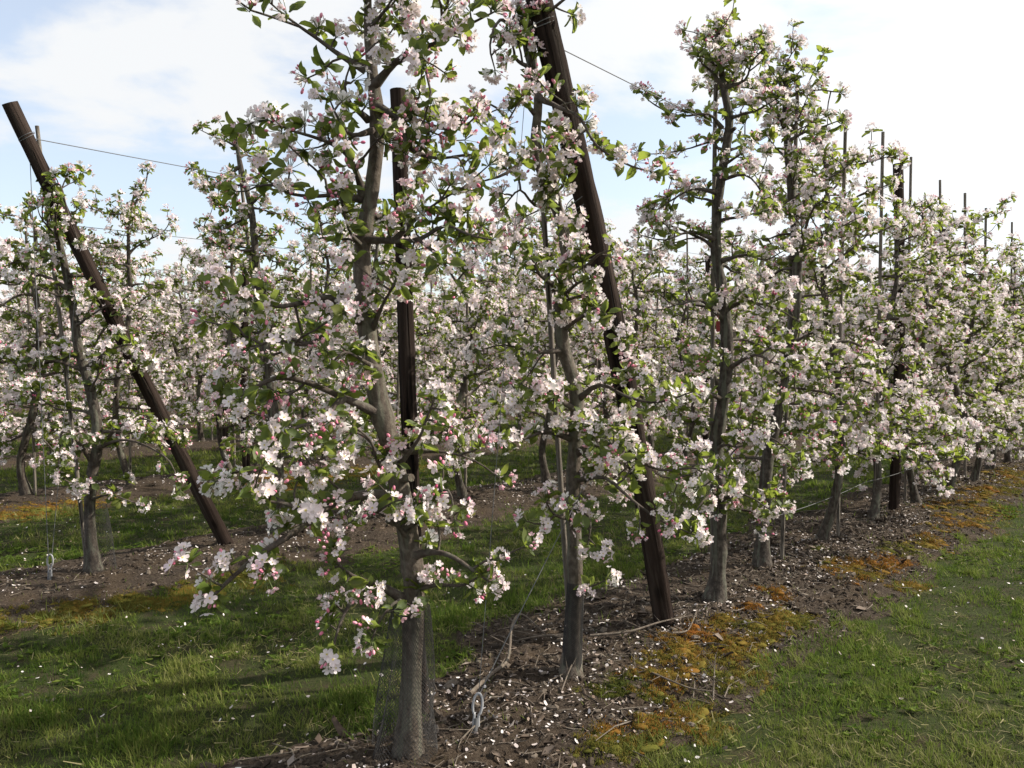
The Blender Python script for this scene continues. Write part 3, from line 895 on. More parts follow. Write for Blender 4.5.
hero('large apple tree closest to the camera, branches hanging low over the grass', G1,
     [(407, 772, 3.02, .043), (411, 700, 3.02, .041), (413, 620, 3.02, .040), (412, 560, 3.01, .040), (400, 490, 3.0, .038), (386, 430, 3.0, .036), (373, 370, 3.0, .036), (365, 310, 3.0, .034), (362, 250, 3.0, .031), (372, 190, 3.0, .028), (377, 125, 3.0, .024), (371, 60, 3.0, .019), (368, 0, 3.0, .014), (371, -70, 3.0, .008)],
     T1B, 41, pale=True, extra=5, env=lambda z, az: .30, style=dict(flowers=1.15, leaves=.72, bud=.45, fsize=1.0, lsize=.95), dens=1.65)

T2B = [
 (off(3.78, (535, 150, 0), (507, 173, -.1), (480, 182, -.15)), .011, .35),
 (off(3.78, (536, 115, 0), (520, 102, -.05), (489, 113, -.1)), .009, .5),
 (off(3.78, (538, 97, 0), (560, 108, -.22), (580, 118, -.32), (597, 146, -.36), (631, 166, -.38), (664, 174, -.4)), .010, 1.0),
 (off(3.78, (535, 150, 0), (515, 150, -.1), (505, 130, -.15), (520, 100, -.2)), .009, 1.2),
 (off(3.78, (558, 206, 0), (535, 205, -.12), (520, 190, -.2), (505, 205, -.22)), .009, 1.1),
 (off(3.78, (562, 221, 0), (555, 180, -.2), (545, 150, -.28), (555, 130, -.3)), .009, 1.3),
 (off(3.78, (566, 270, 0), (586, 266, -.1), (598, 255, -.25), (612, 250, -.3)), .011, .6),
 (off(3.78, (562, 290, 0), (540, 275, -.1), (530, 255, -.16), (515, 240, -.2)), .010, 1.1),
 (off(3.78, (561, 330, 0), (580, 318, -.12), (595, 308, -.25), (610, 320, -.3), (622, 345, -.32)), .010, .95),
 (off(3.78, (566, 350, 0), (535, 352, -.1), (505, 345, -.16), (480, 350, -.2)), .010, 1.0),
 (off(3.78, (577, 400, 0), (600, 385, -.14), (630, 398, -.28), (660, 402, -.34), (692, 392, -.36)), .011, 1.0),
 (off(3.78, (576, 410, 0), (550, 395, -.16), (535, 385, -.22), (520, 400, -.25)), .009, 1.1),
 (off(3.78, (574, 440, 0), (545, 432, -.12), (520, 440, -.18), (500, 432, -.2)), .010, .9),
 (off(3.78, (574, 455, 0), (600, 442, -.14), (630, 455, -.26), (660, 470, -.32), (700, 468, -.34), (728, 478, -.36)), .011, 1.0),
 (off(3.78, (575, 480, 0), (605, 478, -.2), (632, 500, -.28), (660, 520, -.32), (695, 535, -.34)), .010, 1.0),
 (off(3.78, (576, 505, 0), (590, 520, -.2), (588, 545, -.24)), .008, 1.0),
 (off(3.78, (575, 520, 0), (555, 515, -.2), (545, 500, -.24)), .008, 1.0),
 (off(3.78, (577, 586, 0), (592, 586, -.02), (606, 580, -.05)), .006, .3),
 (off(3.78, (524, 27, 0), (500, 20, -.1), (490, 45, -.15), (495, 70, -.15)), .008, .8),
 (off(3.78, (561, 300, 0), (575, 285, -.2), (590, 278, -.28)), .008, 1.0),
 (off(3.78, (576, 420, 0), (590, 430, -.22), (602, 452, -.3)), .008, 1.2),
]
hero('slender apple tree with tight mesh round its foot, just left of the big leaning post', G1,
     [(571, 692, 3.78, .041), (573, 640, 3.78, .037), (575, 560, 3.78, .035), (573, 480, 3.78, .033), (577, 400, 3.78, .032), (563, 345, 3.78, .031), (560, 300, 3.78, .030), (567, 262, 3.78, .028), (562, 222, 3.78, .026), (545, 180, 3.78, .023), (535, 146, 3.78, .021), (538, 97, 3.78, .019), (528, 55, 3.78, .016), (518, 0, 3.78, .013), (512, -50, 3.78, .008)],
     T2B, 52, pale=True, extra=6, env=lambda z, az: .34, style=dict(flowers=1.2, leaves=.8, bud=.26), dens=1.45, zlo=.9)

T3B = [
 (off(4.94, (724, 88, 0), (712, 72, -.05), (700, 60, -.08), (705, 40, -.1)), .010, 1.2),
 (off(4.94, (722, 84, 0), (722, 60, 0), (718, 40, 0), (716, 25, 0)), .010, 1.3),
 (off(4.94, (724, 88, 0), (745, 80, -.05), (752, 62, -.1), (765, 48, -.12)), .010, 1.1),
 (off(4.94, (722, 128, 0), (708, 114, -.08), (680, 116, -.12), (655, 105, -.16), (640, 92, -.2)), .009, 1.0),
 (off(4.94, (719, 193, 0), (694, 189, -.08), (672, 200, -.12), (650, 215, -.15)), .010, .9),
 (off(4.94, (720, 180, 0), (745, 175, -.1), (760, 190, -.15), (765, 210, -.15)), .009, .8),
 (off(4.94, (717, 240, 0), (690, 232, -.1), (665, 240, -.2), (640, 235, -.25)), .010, 1.1),
 (off(4.94, (718, 262, 0), (745, 255, -.12), (765, 260, -.2), (785, 250, -.25)), .010, 1.1),
 (off(4.94, (724, 310, 0), (745, 302, -.05), (775, 308, -.08), (800, 322, -.1)), .013, .5),
 (off(4.94, (724, 320, 0), (700, 300, -.14), (675, 305, -.25), (655, 290, -.3)), .010, 1.2),
 (off(4.94, (726, 370, 0), (755, 355, -.16), (780, 365, -.25), (805, 350, -.3)), .010, 1.2),
 (off(4.94, (725, 400, 0), (695, 390, -.16), (665, 392, -.28), (645, 380, -.3)), .010, 1.2),
 (off(4.94, (720, 440, 0), (745, 430, -.2), (775, 440, -.3), (800, 460, -.36)), .010, 1.2),
 (off(4.94, (717, 470, 0), (695, 465, -.2), (670, 478, -.3), (650, 470, -.35)), .010, 1.1),
 (off(4.94, (718, 500, 0), (745, 495, -.2), (770, 510, -.3)), .009, .9),
 (off(4.94, (717, 490, 0), (700, 505, -.25), (690, 530, -.3)), .009, 1.0),
]
env_full = lambda z, az: .50 if z < 2.3 else .32
hero('apple tree with a wavy stem and high tufted top, right of the middle leaning post', G1,
     [(714, 612, 4.94, .056), (719, 560, 4.94, .048), (719, 500, 4.94, .046), (716, 450, 4.94, .044), (724, 395, 4.94, .038), (727, 340, 4.94, .035), (722, 290, 4.94, .032), (716, 250, 4.94, .029), (719, 193, 4.94, .027), (727, 144, 4.94, .027), (729, 118, 4.94, .026), (724, 88, 4.94, .022), (720, 50, 4.94, .012), (718, 20, 4.94, .006)],
     T3B, 63, extra=22, env=env_full, dens=1.7, ndens=.72, style=dict(flowers=1.15, leaves=.82, bud=.2))

T4B = [
 (off(5.71, (786, 130, 0), (775, 112, -.1), (757, 91, -.15), (732, 86, -.2)), .011, .45),
 (off(5.71, (786, 110, 0), (780, 80, 0), (788, 60, 0), (798, 45, 0)), .009, 1.2),
 (off(5.71, (787, 140, 0), (800, 115, -.1), (808, 95, -.12)), .009, 1.0),
 (off(5.71, (793, 200, 0), (815, 185, -.1), (835, 175, -.2), (855, 160, -.2)), .010, 1.2),
 (off(5.71, (793, 215, 0), (770, 200, -.1), (755, 175, -.2)), .010, .8),
 (off(5.71, (795, 250, 0), (820, 245, -.1), (845, 225, -.2), (865, 215, -.2)), .010, 1.1),
 (off(5.71, (795, 262, 0), (815, 205, -.1), (838, 205, -.2)), .010, 1.1),
]
hero('apple tree with the forked top, standing behind the tuft-topped tree in the nearest row', G1,
     [(762, 577, 5.71, .054), (763, 530, 5.71, .044), (768, 460, 5.71, .041), (783, 390, 5.71, .038), (794, 320, 5.71, .035), (797, 260, 5.71, .032), (793, 210, 5.71, .029), (788, 150, 5.71, .025), (785, 105, 5.71, .02), (788, 60, 5.71, .008)],
     T4B, 74, extra=28, env=lambda z, az: .60 if z < 2.3 else .40, style=dict(flowers=1.15, leaves=.82, bud=.16), dens=1.7, ndens=.75)

# second row: the two nearest ones
hero('apple tree beside the left leaning post, its sloping stem on a lumpy foot', G2,
     [(95, 584, 5.59, .046), (91, 540, 5.59, .036), (90, 490, 5.59, .034), (98, 440, 5.59, .034), (91, 392, 5.59, .033), (79, 350, 5.59, .031), (72, 300, 5.59, .028), (62, 255, 5.59, .025), (52, 215, 5.59, .015), (48, 190, 5.59, .006)],
     [(off(5.59, (91, 460, 0), (75, 438, -.15), (62, 432, -.25), (60, 450, -.3), (58, 470, -.3)), .012, .9),
      (off(5.59, (92, 490, 0), (75, 485, -.2), (62, 478, -.3)), .009, 1.2),
      (off(5.59, (94, 450, 0), (120, 440, -.1), (145, 445, -.15), (170, 462, -.2), (180, 490, -.2)), .011, 1.0),
      (off(5.59, (60, 250, 0), (55, 225, -.25), (60, 195, -.4), (68, 172, -.4)), .010, 1.0),
      (off(5.59, (84, 370, 0), (110, 350, -.1), (135, 345, -.2), (150, 360, -.2)), .010, 1.0),
      (off(5.59, (70, 290, 0), (40, 275, -.1), (15, 285, -.2), (-10, 280, -.2)), .011, 1.1),
      (off(5.59, (84, 370, 0), (50, 360, -.1), (25, 370, -.2), (0, 350, -.2)), .011, 1.1),
      (off(5.59, (95, 450, 0), (130, 420, .1), (165, 425, .1), (185, 440, .1)), .010, .8),
      (off(5.59, (52, 215, 0), (50, 190, -.25), (60, 185, -.42), (68, 212, -.46), (78, 240, -.42)), .008, .7),
      (off(5.59, (84, 370, 0), (100, 335, .15), (118, 305, .08), (128, 296, 0)), .008, 1.0),
      (off(5.59, (90, 500, 0), (110, 495, -.1), (140, 505, -.1)), .008, .8)],
     85, extra=12, env=lambda z, az: .48 if z < 2 else .28, style=dict(flowers=1.0, leaves=1.15, bud=.14), dens=1.05, split=False, zlo=.9)
hero('tall apple tree right of the left leaning post, its thin top above the others', G2,
     [(280, 542, 6.78, .055), (279, 490, 6.78, .045), (276, 440, 6.78, .043), (270, 375, 6.78, .040), (262, 320, 6.78, .036), (256, 265, 6.78, .032), (252, 215, 6.78, .026), (243, 175, 6.78, .018), (238, 150, 6.78, .012), (236, 130, 6.78, .006)],
     [(off(6.78, (241, 165, 0), (225, 178, 0), (205, 175, -.1), (192, 170, -.1)), .009, 1.0),
      (off(6.78, (250, 205, 0), (262, 195, 0), (275, 185, -.1), (290, 195, -.1)), .009, 1.1),
      (off(6.78, (252, 215, 0), (232, 225, -.1), (215, 232, -.1), (200, 225, -.1)), .010, 1.2),
      (off(6.78, (255, 250, 0), (235, 250, -.1), (210, 245, -.2)), .010, 1.1)],
     96, extra=26, env=lambda z, az: .64 if z < 2.3 else .36, dens=1.4, split=False)

# other trees: a handful of kinds, each tree a copy with its parts
def variant(seed, H, lod, style=STYLE, dens=.9, spread=1.0, lean=.0):
    """meshes of one kind: trunk, limbs, foliage, blossoms"""
    g = np.random.default_rng(seed)
    n = 9; z = np.linspace(-.03, H - .1, n)
    wx = np.cumsum(g.normal(0, .062, n)); wy = np.cumsum(g.normal(0, .062, n)); wx -= wx[0]; wy -= wy[0]
    pts = np.stack((wx + lean * z, wy, z), -1)
    rad = np.interp(z, (0, .3, H * .6, H), (.040, .034, .024, .006))
    ta_ = Acc(); pp, rr = trunk_mesh(ta_, pts, rad, seed)
    bl = Blooms(); limbs = []
    nb = 25
    for j in range(nb):
        zz = .50 + (H - .80) * (j + g.random() * .8) / nb
        i = int(np.argmin(np.abs(pp[:, 2] - zz)))
        az = j * 2.4 + g.uniform(-.4, .4)
        L = (.80 - .42 * ((zz - .6) / (H - .6)) ** 1.3) * g.uniform(.65, 1.15) * spread
        a_ = Acc(); dress(a_, bl, grow_path(pp[i], np.array((math.cos(az), math.sin(az), g.uniform(-.25, .45) if zz < 1.0 else g.uniform(.05, .8))), L, g), .012, g, j, dens, twig=1.25, sides=5); limbs.append(a_)
    a_ = Acc(); i0 = int(len(pp) * .84); dress(a_, bl, pp[i0::3], rr[i0] * .5, g, nb, dens, t0=.1); limbs.append(a_)
    fl, lf = Acc(), Acc()
    for i in range(len(bl.c)):
        cluster_parts(bl.c[i], bl.d[i], bl.big[i], g, lod, fl, lf, style)
    return ta_, limbs, lf, fl
def place(o, x, y, rz, sc, label, group):
    o.location = (x, y, float(gz_at(x, y)) - .01); o.rotation_euler = (0, 0, rz); o.scale = (sc, sc, sc)
    tag(o, label, 'apple tree', group)
near_kinds, far_kinds = [], []
NEAR_H = [3.05, 2.85, 3.3, 2.7, 3.15, 2.95, 3.2]
for i, H in enumerate(NEAR_H):
    t_a, limbs, lf, fl = variant(300 + i * 7, H, 1, dict(flowers=1.15, leaves=.85, bud=.14, fsize=1.0), 2.1)
    near_kinds.append((t_a.mesh('trunk', MB_), [l_.mesh('branch', [M['twig']]) for l_ in limbs], lf.mesh('foliage', ML_), fl.mesh('blossoms', MP_)))
for i, H in enumerate([3.0, 2.8, 3.2, 2.65, 2.9, 3.1]):
    t_a, limbs, lf, fl = variant(500 + i * 7, H, 2, dict(flowers=1.15, leaves=.8, bud=.05, fsize=1.25, lsize=1.1), 2.1)
    wd = Acc(); wd.v, wd.f, wd.t, wd.n = list(t_a.v), list(t_a.f), list(t_a.t), t_a.n
    for l_ in limbs:
        for v_, (f_, m_), t2 in zip(l_.v, l_.f, l_.t):
            pass
        nn = wd.n
        wd.v += l_.v; wd.f += [(f_ + nn, m_) for f_, m_ in l_.f]; wd.t += l_.t; wd.n += l_.n
    far_kinds.append((wd.mesh('trunk', MB_), lf.mesh('foliage', ML_), fl.mesh('blossoms', MP_)))
def put_tree(kind, near, x, y, rz, sc, label, group):
    root = bpy.data.objects.new('apple_tree', None); COL.objects.link(root); root.empty_display_size = .1
    place(root, x, y, rz, sc, label, group)
    def part(n, me):
        o = bpy.data.objects.new(n, me); COL.objects.link(o); o.parent = root
    if near:
        tr, br, lf, fl = near_kinds[kind % len(near_kinds)]
        part('trunk', tr)
        for m_ in br: part('branch', m_)
        part('foliage', lf); part('blossoms', fl)
    else:
        tr, lf, fl = far_kinds[kind % len(far_kinds)]
        part('trunk', tr); part('foliage', lf); part('blossoms', fl)
    return root

stakes = []      # (foot, top, label, group)
def px_ground(x, y):
    return P(x, y, F * EYE / (y - 350))
row_rng = np.random.default_rng(77)
# rest of the nearest row
for i, (x, y, kind, rz, sc, lab) in enumerate([
    (820, 549, 2, 1.0, 1.06, 'apple tree with a crooked leaning stem, left of the upright dark post'),
    (873, 526, 0, 3.2, 1.0, 'apple tree standing hard against the left side of the upright dark post'),
    (917, 511, 4, 5.0, .98, 'apple tree with a broad dark foot just right of the upright post'),
    (945, 498, 1, .4, 1.16, 'thin stemmed young apple tree right of the broad footed one'),
    (973, 487, 5, 2.2, .96, 'tree two places right of the broad footed apple tree in nearest row'),
    (990, 474, 3, 4.1, .96, 'second last tree visible of the nearest row at right edge'),
    (1008, 467, 6, 3.0, .96, 'stout apple tree last in view of the nearest row at the right edge'),
    (1035, 455, 2, 4.4, 1.0, 'apple tree cut by the right edge of the view, end of nearest row')]):
    q = px_ground(x, y)
    put_tree(kind, True, q[0], q[1], rz, sc, lab, G1)

# the rows behind
ROWN = ['nearest', 'second', 'third', 'fourth', 'fifth', 'sixth', 'seventh', 'eighth', 'ninth', 'tenth', 'eleventh', 'twelfth']
def in_view(x, y, m=1.2):
    return abs(x) < .64 * y + m
count = 0
for k in range(1, 12):
    s = {1: 2.75, 2: .84 - 1.1, 3: 1.2}.get(k, START[k])
    n = 2 if k == 1 else 0
    while s < END[k]:
        sj = s + row_rng.normal(0, .09); pj = ROW * k + row_rng.normal(0, .05)
        q = W(sj, pj)
        s += 1.12
        if not in_view(q[0], q[1]) or q[1] > 36:
            continue
        n += 1
        near = q[1] < 13.0
        if k == 1 and n <= 12: lab = f'white blossoming apple tree, {ORD[n - 1]} one along the second row'; grp = G2
        elif k == 1: lab = 'small apple tree deep along the second row, past its twelfth tree'; grp = G2
        elif k == 2 and n <= 8: lab = f'white blossoming apple tree, {ORD[n - 1]} in view along the third row'; grp = 'apple trees of the third row'
        elif k == 2: lab = 'small apple tree deep along the third row, past its eighth tree'; grp = 'apple trees of the third row'
        else: lab = f'distant white blossoming apple tree in the {ROWN[k]} row back'; grp = f'apple trees of the {ROWN[k]} row'
        kd, scl = int(row_rng.integers(0, 7)), row_rng.uniform(.95, 1.19)
        if k == 2 and abs(sj - 2.2) < .56: kd, scl = 2, 1.06
        put_tree(kd, near, q[0], q[1], row_rng.uniform(0, 6.28), scl, lab, grp)
        count += 1
        stakes.append((q, k, n, row_rng.uniform(2.75, 3.45)))
print('trees behind', count)

# far orchard that reads as one pale mass
fa = Acc()
g = np.random.default_rng(9)
cl = []
for k in range(1, 30):
    for s in np.arange(10, 90, 1.15):
        q = W(s, ROW * k)
        if 35 < q[1] < 75 and in_view(q[0], q[1], 2): cl.append((q[0] + g.normal(0, .1), q[1] + g.normal(0, .1)))
cl = np.array(cl)
tree_h = g.uniform(2.5, 3.2, len(cl))
m = 26
t = g.random((len(cl), m)); az = g.uniform(0, 6.28, (len(cl), m)); rad = g.uniform(.1, .75, (len(cl), m)) * (1.1 - .6 * t)
pos = np.stack((cl[:, :1] + rad * np.cos(az), cl[:, 1:] + rad * np.sin(az), .6 + (tree_h[:, None] - .6) * t), -1).reshape(-1, 3)
for tv_, tf_, mt, sc_ in ((FLOWER[2][0], FLOWER[2][1], 0, .17), (LEAF[2][0], LEAF[2][1], 1, .26), (LEAF[2][0], LEAF[2][1], 1, .24), (FLOWER[2][0], FLOWER[2][1], 0, .15)):
    pp_ = pos + g.normal(0, .1, pos.shape)
    s3 = np.full((len(pos), 3), sc_) * g.uniform(.6, 1.2, (len(pos), 1))
    stamp(fa, tv_, tf_, pp_, frames(g.normal(size=pos.shape), g), s3, mt, np.repeat(g.random(len(pos)) * .4, len(tv_)))
tag(fa.obj('distant_orchard', [M['petal'], M['leaf']]), 'far rows of blossoming apple trees merging into a pale mass', kind='stuff')

# ------------------------------------------------------------------ stakes and posts
def stick(name, a0, a1, r0, r1, mats, label, cat, group, sides=10, bump=.05, seed=1, nseg=12):
    a0 = np.asarray(a0, float); a1 = np.asarray(a1, float)
    g = np.random.default_rng(seed)
    tt = np.linspace(0, 1, nseg)
    L = np.linalg.norm(a1 - a0)
    pts = np.stack((np.zeros(nseg), np.zeros(nseg), tt * L), -1)
    wob = np.sin(tt * math.pi)[:, None] * np.array((math.cos(seed), math.sin(seed * 1.7), 0)) * r0 * .8
    acc = Acc(); tube(acc, pts + wob, r0 + (r1 - r0) * tt, sides, 0, bump=bump, seed=seed)
    # the sawn top is a second material
    f, mt = acc.f[-1]; acc.f[-1] = (f, 1)
    o = acc.obj(name, mats)
    d = Vector(a1 - a0); o.rotation_euler = d.to_track_quat('Z', 'Y').to_euler(); o.location = a0
    tag(o, label, cat, group)
    return o
GS1, GS2 = 'stakes of the nearest row', 'stakes of the second row'
WM, PM = [M['stake'], M['stake']], [M['post'], M['grain']]
def stake_px(x0, y0, x1, y1, Y, r, label, group, dY=0.0, seed=1):
    a0, a1 = P(x0, y0, Y), P(x1, y1, Y + dY)
    a0 = a0 + (a1 - a0) * ((-.05 - a0[2]) / (a1[2] - a0[2]))
    return stick('tree_stake', a0, a1, r, r * .9, WM, label, 'stake', group, 8, .06, seed, 8)
stake_px(574, 690, 529, -30, 3.90, .014, 'pale stake tied behind the slender tree left of the big leaning post', GS1, seed=2)
stake_px(713, 600, 717, 24, 5.05, .015, 'pale stake topping out in the tufted crown right of the leaning post', GS1, seed=3)
stake_px(782, 560, 798, 78, 5.85, .016, 'pale stake rising right of the forked tree top', GS1, seed=4)
stake_px(838, 545, 846, 110, 6.55, .016, 'thin stake right of the forked tree, first of the bare tips', GS1, seed=5)
stake_px(876, 520, 883, 132, 7.35, .017, 'bare tipped stake just left of the upright dark post', GS1, seed=6)
stake_px(905, 512, 911, 157, 8.1, .015, 'bare tipped stake just right of the upright dark post', GS1, seed=7)
stake_px(940, 498, 940, 180, 8.9, .015, 'stake in the crown of the young thin stemmed tree', GS1, seed=8)
stake_px(965, 488, 965, 193, 9.6, .017, 'tallest bare stake standing clear against white sky at right', GS1, seed=9)
stake_px(986, 475, 986, 208, 10.4, .017, 'bare stake second from the right edge of the view', GS1, seed=10)
stake_px(1010, 466, 1012, 222, 11.2, .015, 'stake beside the last stout tree at the right edge', GS1, seed=11)
stake_px(88, 575, 37, 126, 5.65, .015, 'pale stake leaning behind the top of the left leaning post', GS2, seed=12)
stake_px(285, 540, 234, 122, 6.9, .016, 'thin stake in the tall tree right of the left leaning post', GS2, seed=13)
for (q, k, n, h) in stakes:
    if q[1] > 24 or row_rng.random() < .15: continue
    off_ = np.array((row_rng.normal(0, .05) + .06, row_rng.normal(0, .04) + .07, 0))
    top = q + off_ + np.array((row_rng.normal(0, .07), row_rng.normal(0, .05), h))
    if k == 1 and n <= 12: lab, grp = f'thin grey stake beside the {ORD[n - 1]} tree of the second row', GS2
    elif k == 2 and n <= 8: lab, grp = f'thin grey stake beside the {ORD[n - 1]} tree in view of the third row', 'stakes of the third row'
    elif k == 1: lab, grp = 'thin stake deep along the second row, past its twelfth tree', GS2
    elif k == 2: lab, grp = 'thin stake deep along the third row, past its eighth tree', 'stakes of the third row'
    else: lab, grp = f'distant thin stake among the trees of the {ROWN[k]} row', f'stakes of the {ROWN[k]} row'
    base = q + off_; base[2] = -.05
    stick('tree_stake', base, top, .015, .013, WM, lab, 'stake', grp, 6, 0, int(row_rng.integers(99)), 3)

# wire wraps are parts of their post
def wrap(parent, z, r, name='wire_wrap', tilt=.012):
    acc = Acc()
    for j in range(2):
        th = np.linspace(0, 2 * math.pi, 25)
        pts = np.stack((r * np.cos(th), r * np.sin(th), z + .008 * j + tilt * np.sin(th + j)), -1)
        tube(acc, pts, .0024, 5, 0, cap=False)
    return acc.obj(name, [M['wire']], parent)
def on_px(x, y, s, p=0.0):     # not a pixel: a point of row line p at distance s along it, height from y
    q = W(s, p); Y = q[1]
    return np.array((q[0], q[1], P(x, y, Y)[2]))
# big leaning post
pb = P(669, 634, F * EYE / (634 - 350)); pb[2] = -.15
sb, _ = to_sp(pb[0], pb[1])
ptop = P(534, -20, 3.70)
POST1 = stick('leaning_post', pb, ptop, .058, .061, PM, 'thick dark leaning end post in the middle of the view', 'post', 'leaning end posts', 20, .10, 31, 40)
L1 = np.linalg.norm(ptop - pb)
wrap(POST1, L1 - .19, .063); wrap(POST1, L1 - 1.0, .062, tilt=.03)
# left leaning post
lb = P(238, 549, 6.42); lb[2] = -.15
ltop = P(10, 103, 5.22)
POST2 = stick('leaning_post', lb, ltop, .054, .049, PM, 'dark leaning end post at the left with leaves climbing it', 'post', 'leaning end posts', 20, .10, 33, 40)
L2 = np.linalg.norm(ltop - lb)
wrap(POST2, L2 - .22, .053)
# upright posts
pq = px_ground(893, 517); pt = P(898, 164, pq[1] + .05); pq[2] = -.1
UP = stick('upright_post', pq, pt, .050, .046, PM, 'upright dark post in the nearest row with a flat sawn top', 'post', 'upright posts', 16, .08, 35, 24)
wrap(UP, np.linalg.norm(pt - pq) - .25, .051)
a0 = P(411, 470, 3.38); a1 = P(398, 90, 3.38); a0 = a0 + (a1 - a0) * ((-.1 - a0[2]) / (a1[2] - a0[2]))
stick('upright_post', a0, a1, .036, .033, PM, 'slim dark post standing close behind the largest front tree', 'post', 'upright posts', 14, .09, 37, 24)
for j, (k, s, h, lab) in enumerate([(1, 8.9, 3.0, 'dark post in the second row, well behind the slender front tree'), (1, 17.5, 3.0, 'far dark post in the second row, seen at the right'), (2, 3.4, 2.75, 'dark post in the third row behind the tall left tree'),
                        (2, 11.5, 2.9, 'second dark post along the third row'), (3, 5.0, 2.8, 'dark post in the fourth row behind the left trees'), (3, 13.0, 2.9, 'second dark post along the fourth row')]):
    q = W(s, ROW * k + .05, -.1)
    t_ = q + np.array((.03, .0, h + .1))
    stick('upright_post', q, t_, .05, .047, PM, lab, 'post', 'upright posts', 10, .06, 40 + j, 6)

# a leafy shoot growing round the left post
def shoot(label, pts, r0, seed, style, dens=1.3):
    g = np.random.default_rng(seed)
    pts = np.array(pts); base = pts[0].copy()
    acc, bl = Acc(), Blooms(); dress(acc, bl, pts, r0, g, 0, dens, t0=.0)
    return acc, bl, base
# ------------------------------------------------------------------ wires
def wire(name, pts, r, label, cat, group=None, mat='wire'):
    acc = Acc(); pts = np.asarray(pts, float); c = pts[0].copy()
    tube(acc, pts - c, r, 5, 0)
    o = acc.obj(name, [M[mat]]); o.location = c
    return tag(o, label, cat, group)
def sag(a0, a1, d=.03, n=10):
    t = np.linspace(0, 1, n)[:, None]
    q = np.asarray(a0) * (1 - t) + np.asarray(a1) * t
    q[:, 2] -= d * 4 * (t * (1 - t))[:, 0]
    return q
def post_pt(a0, a1, dist):
    d = (a1 - a0) / np.linalg.norm(a1 - a0)
    return a1 - d * dist
GW = 'wires strung along the rows'
w1 = post_pt(pb, ptop, .30) + np.array((.07, 0, 0))
far1 = W(14, 0, 3.02)
wire('trellis_wire', np.vstack((sag(w1, np.array((pt[0], pt[1], 3.05)), .05), sag(np.array((pt[0], pt[1], 3.05)), far1, .05)[1:])), .0026, 'thin wire running right from the big leaning post against the sky', 'wire', GW)
w2 = post_pt(lb, ltop, .22)
wire('trellis_wire', np.vstack((sag(w2, W(8.9, ROW, 3.0), .04, 16), sag(W(8.9, ROW, 3.0), W(30, ROW, 3.0), .08)[1:])), .0032, 'top wire running right from the left leaning post', 'wire', GW)
wire('trellis_wire', sag(W(.2, ROW * 2, 2.95), W(38, ROW * 2, 2.95), .02, 30), .0036, 'wire of the third row crossing the sky below the left post top', 'wire', GW)
wire('trellis_wire', sag(W(.2, ROW * 3, 2.9), W(38, ROW * 3, 2.9), .02, 30), .004, 'wire of the fourth row low against the left sky', 'wire', GW)
wire('trellis_wire', sag(W(1.0, ROW * 4, 2.85), W(38, ROW * 4, 2.85), .02, 30), .004, 'faint wire of the fifth row low against the left sky', 'wire', GW)
wire('drip_line', np.vstack([sag(W(a_, .04, .46), W(a_ + 2.2, .04, .46), .03, 6) for a_ in np.arange(3.0, 13, 2.2)]), .0022, 'low slack wire along the stems of the nearest row', 'wire', GW)

# ------------------------------------------------------------------ ground anchors
def anchor(foot, up, label, h=.26):
    t = thing('ground_anchor', label, 'anchor', tuple(foot), 'ground anchors of the end posts')
    g_ = np.linspace(0, 1, 26)
    # long loop of grey rod: down one leg, round the eye, back
    d = np.array(up) - foot; d /= np.linalg.norm(d)
    side = np.cross(d, (0, 1, 0)); side /= np.linalg.norm(side)
    th = np.linspace(-.35 * math.pi, 1.35 * math.pi, 18)
    eye = [d * (h - .045 + .045 * math.sin(a)) + side * (.019 * math.cos(a)) for a in th]
    pts = [d * -.08 + side * .010] + eye + [d * .02 - side * .012]
    acc = Acc(); pp, rr = smooth_path(np.array(pts), np.full(len(pts), .0058), 3); tube(acc, pp, rr, 8, 0, bump=.08, seed=3)
    acc.obj('eye_loop', [M['plastic']], t)
    acc = Acc(); tube(acc, np.array([d * -.10, d * -.02, d * .05]), .011, 8, 0); acc.obj('rod', [M['wire']], t)
    return t, foot + d * (h - .01)
GA = 'stay wires of the end posts'
f1 = P(475, 752, F * EYE / (752 - 350)); f1[2] = float(gz_at(f1[0], f1[1]))
_, e1 = anchor(f1, P(492, 560, 3.4), 'grey loop anchor in the soil right of the largest tree', .145)
wire('stay_wire', sag(e1, P(629, 400, 3.95), -.01), .0022, 'stay wire slanting from the front anchor up to the leaning post', 'wire', GA)
wire('stay_wire', sag(e1 + np.array((0, .01, 0)), post_pt(pb, ptop, .2) + np.array((-.06, 0, 0)), 0), .0016, 'near vertical stay wire from the front anchor to the post top', 'wire', GA)
f2 = P(50, 590, F * EYE / (590 - 350)); f2[2] = float(gz_at(f2[0], f2[1]))
_, e2 = anchor(f2, P(52, 450, f2[1]), 'pale loop anchor in the soil left of the left row tree', .17)
wire('stay_wire', sag(e2 + np.array((-.012, 0, 0)), post_pt(lb, ltop, .25), 0), .0024, 'stay wire dropping from the left leaning post to its anchor', 'wire', GA)
wire('stay_wire', sag(e2 + np.array((.012, 0, 0)), post_pt(lb, ltop, .95), 0), .002, 'second stay wire from the left anchor, meeting its post lower down', 'wire', GA)

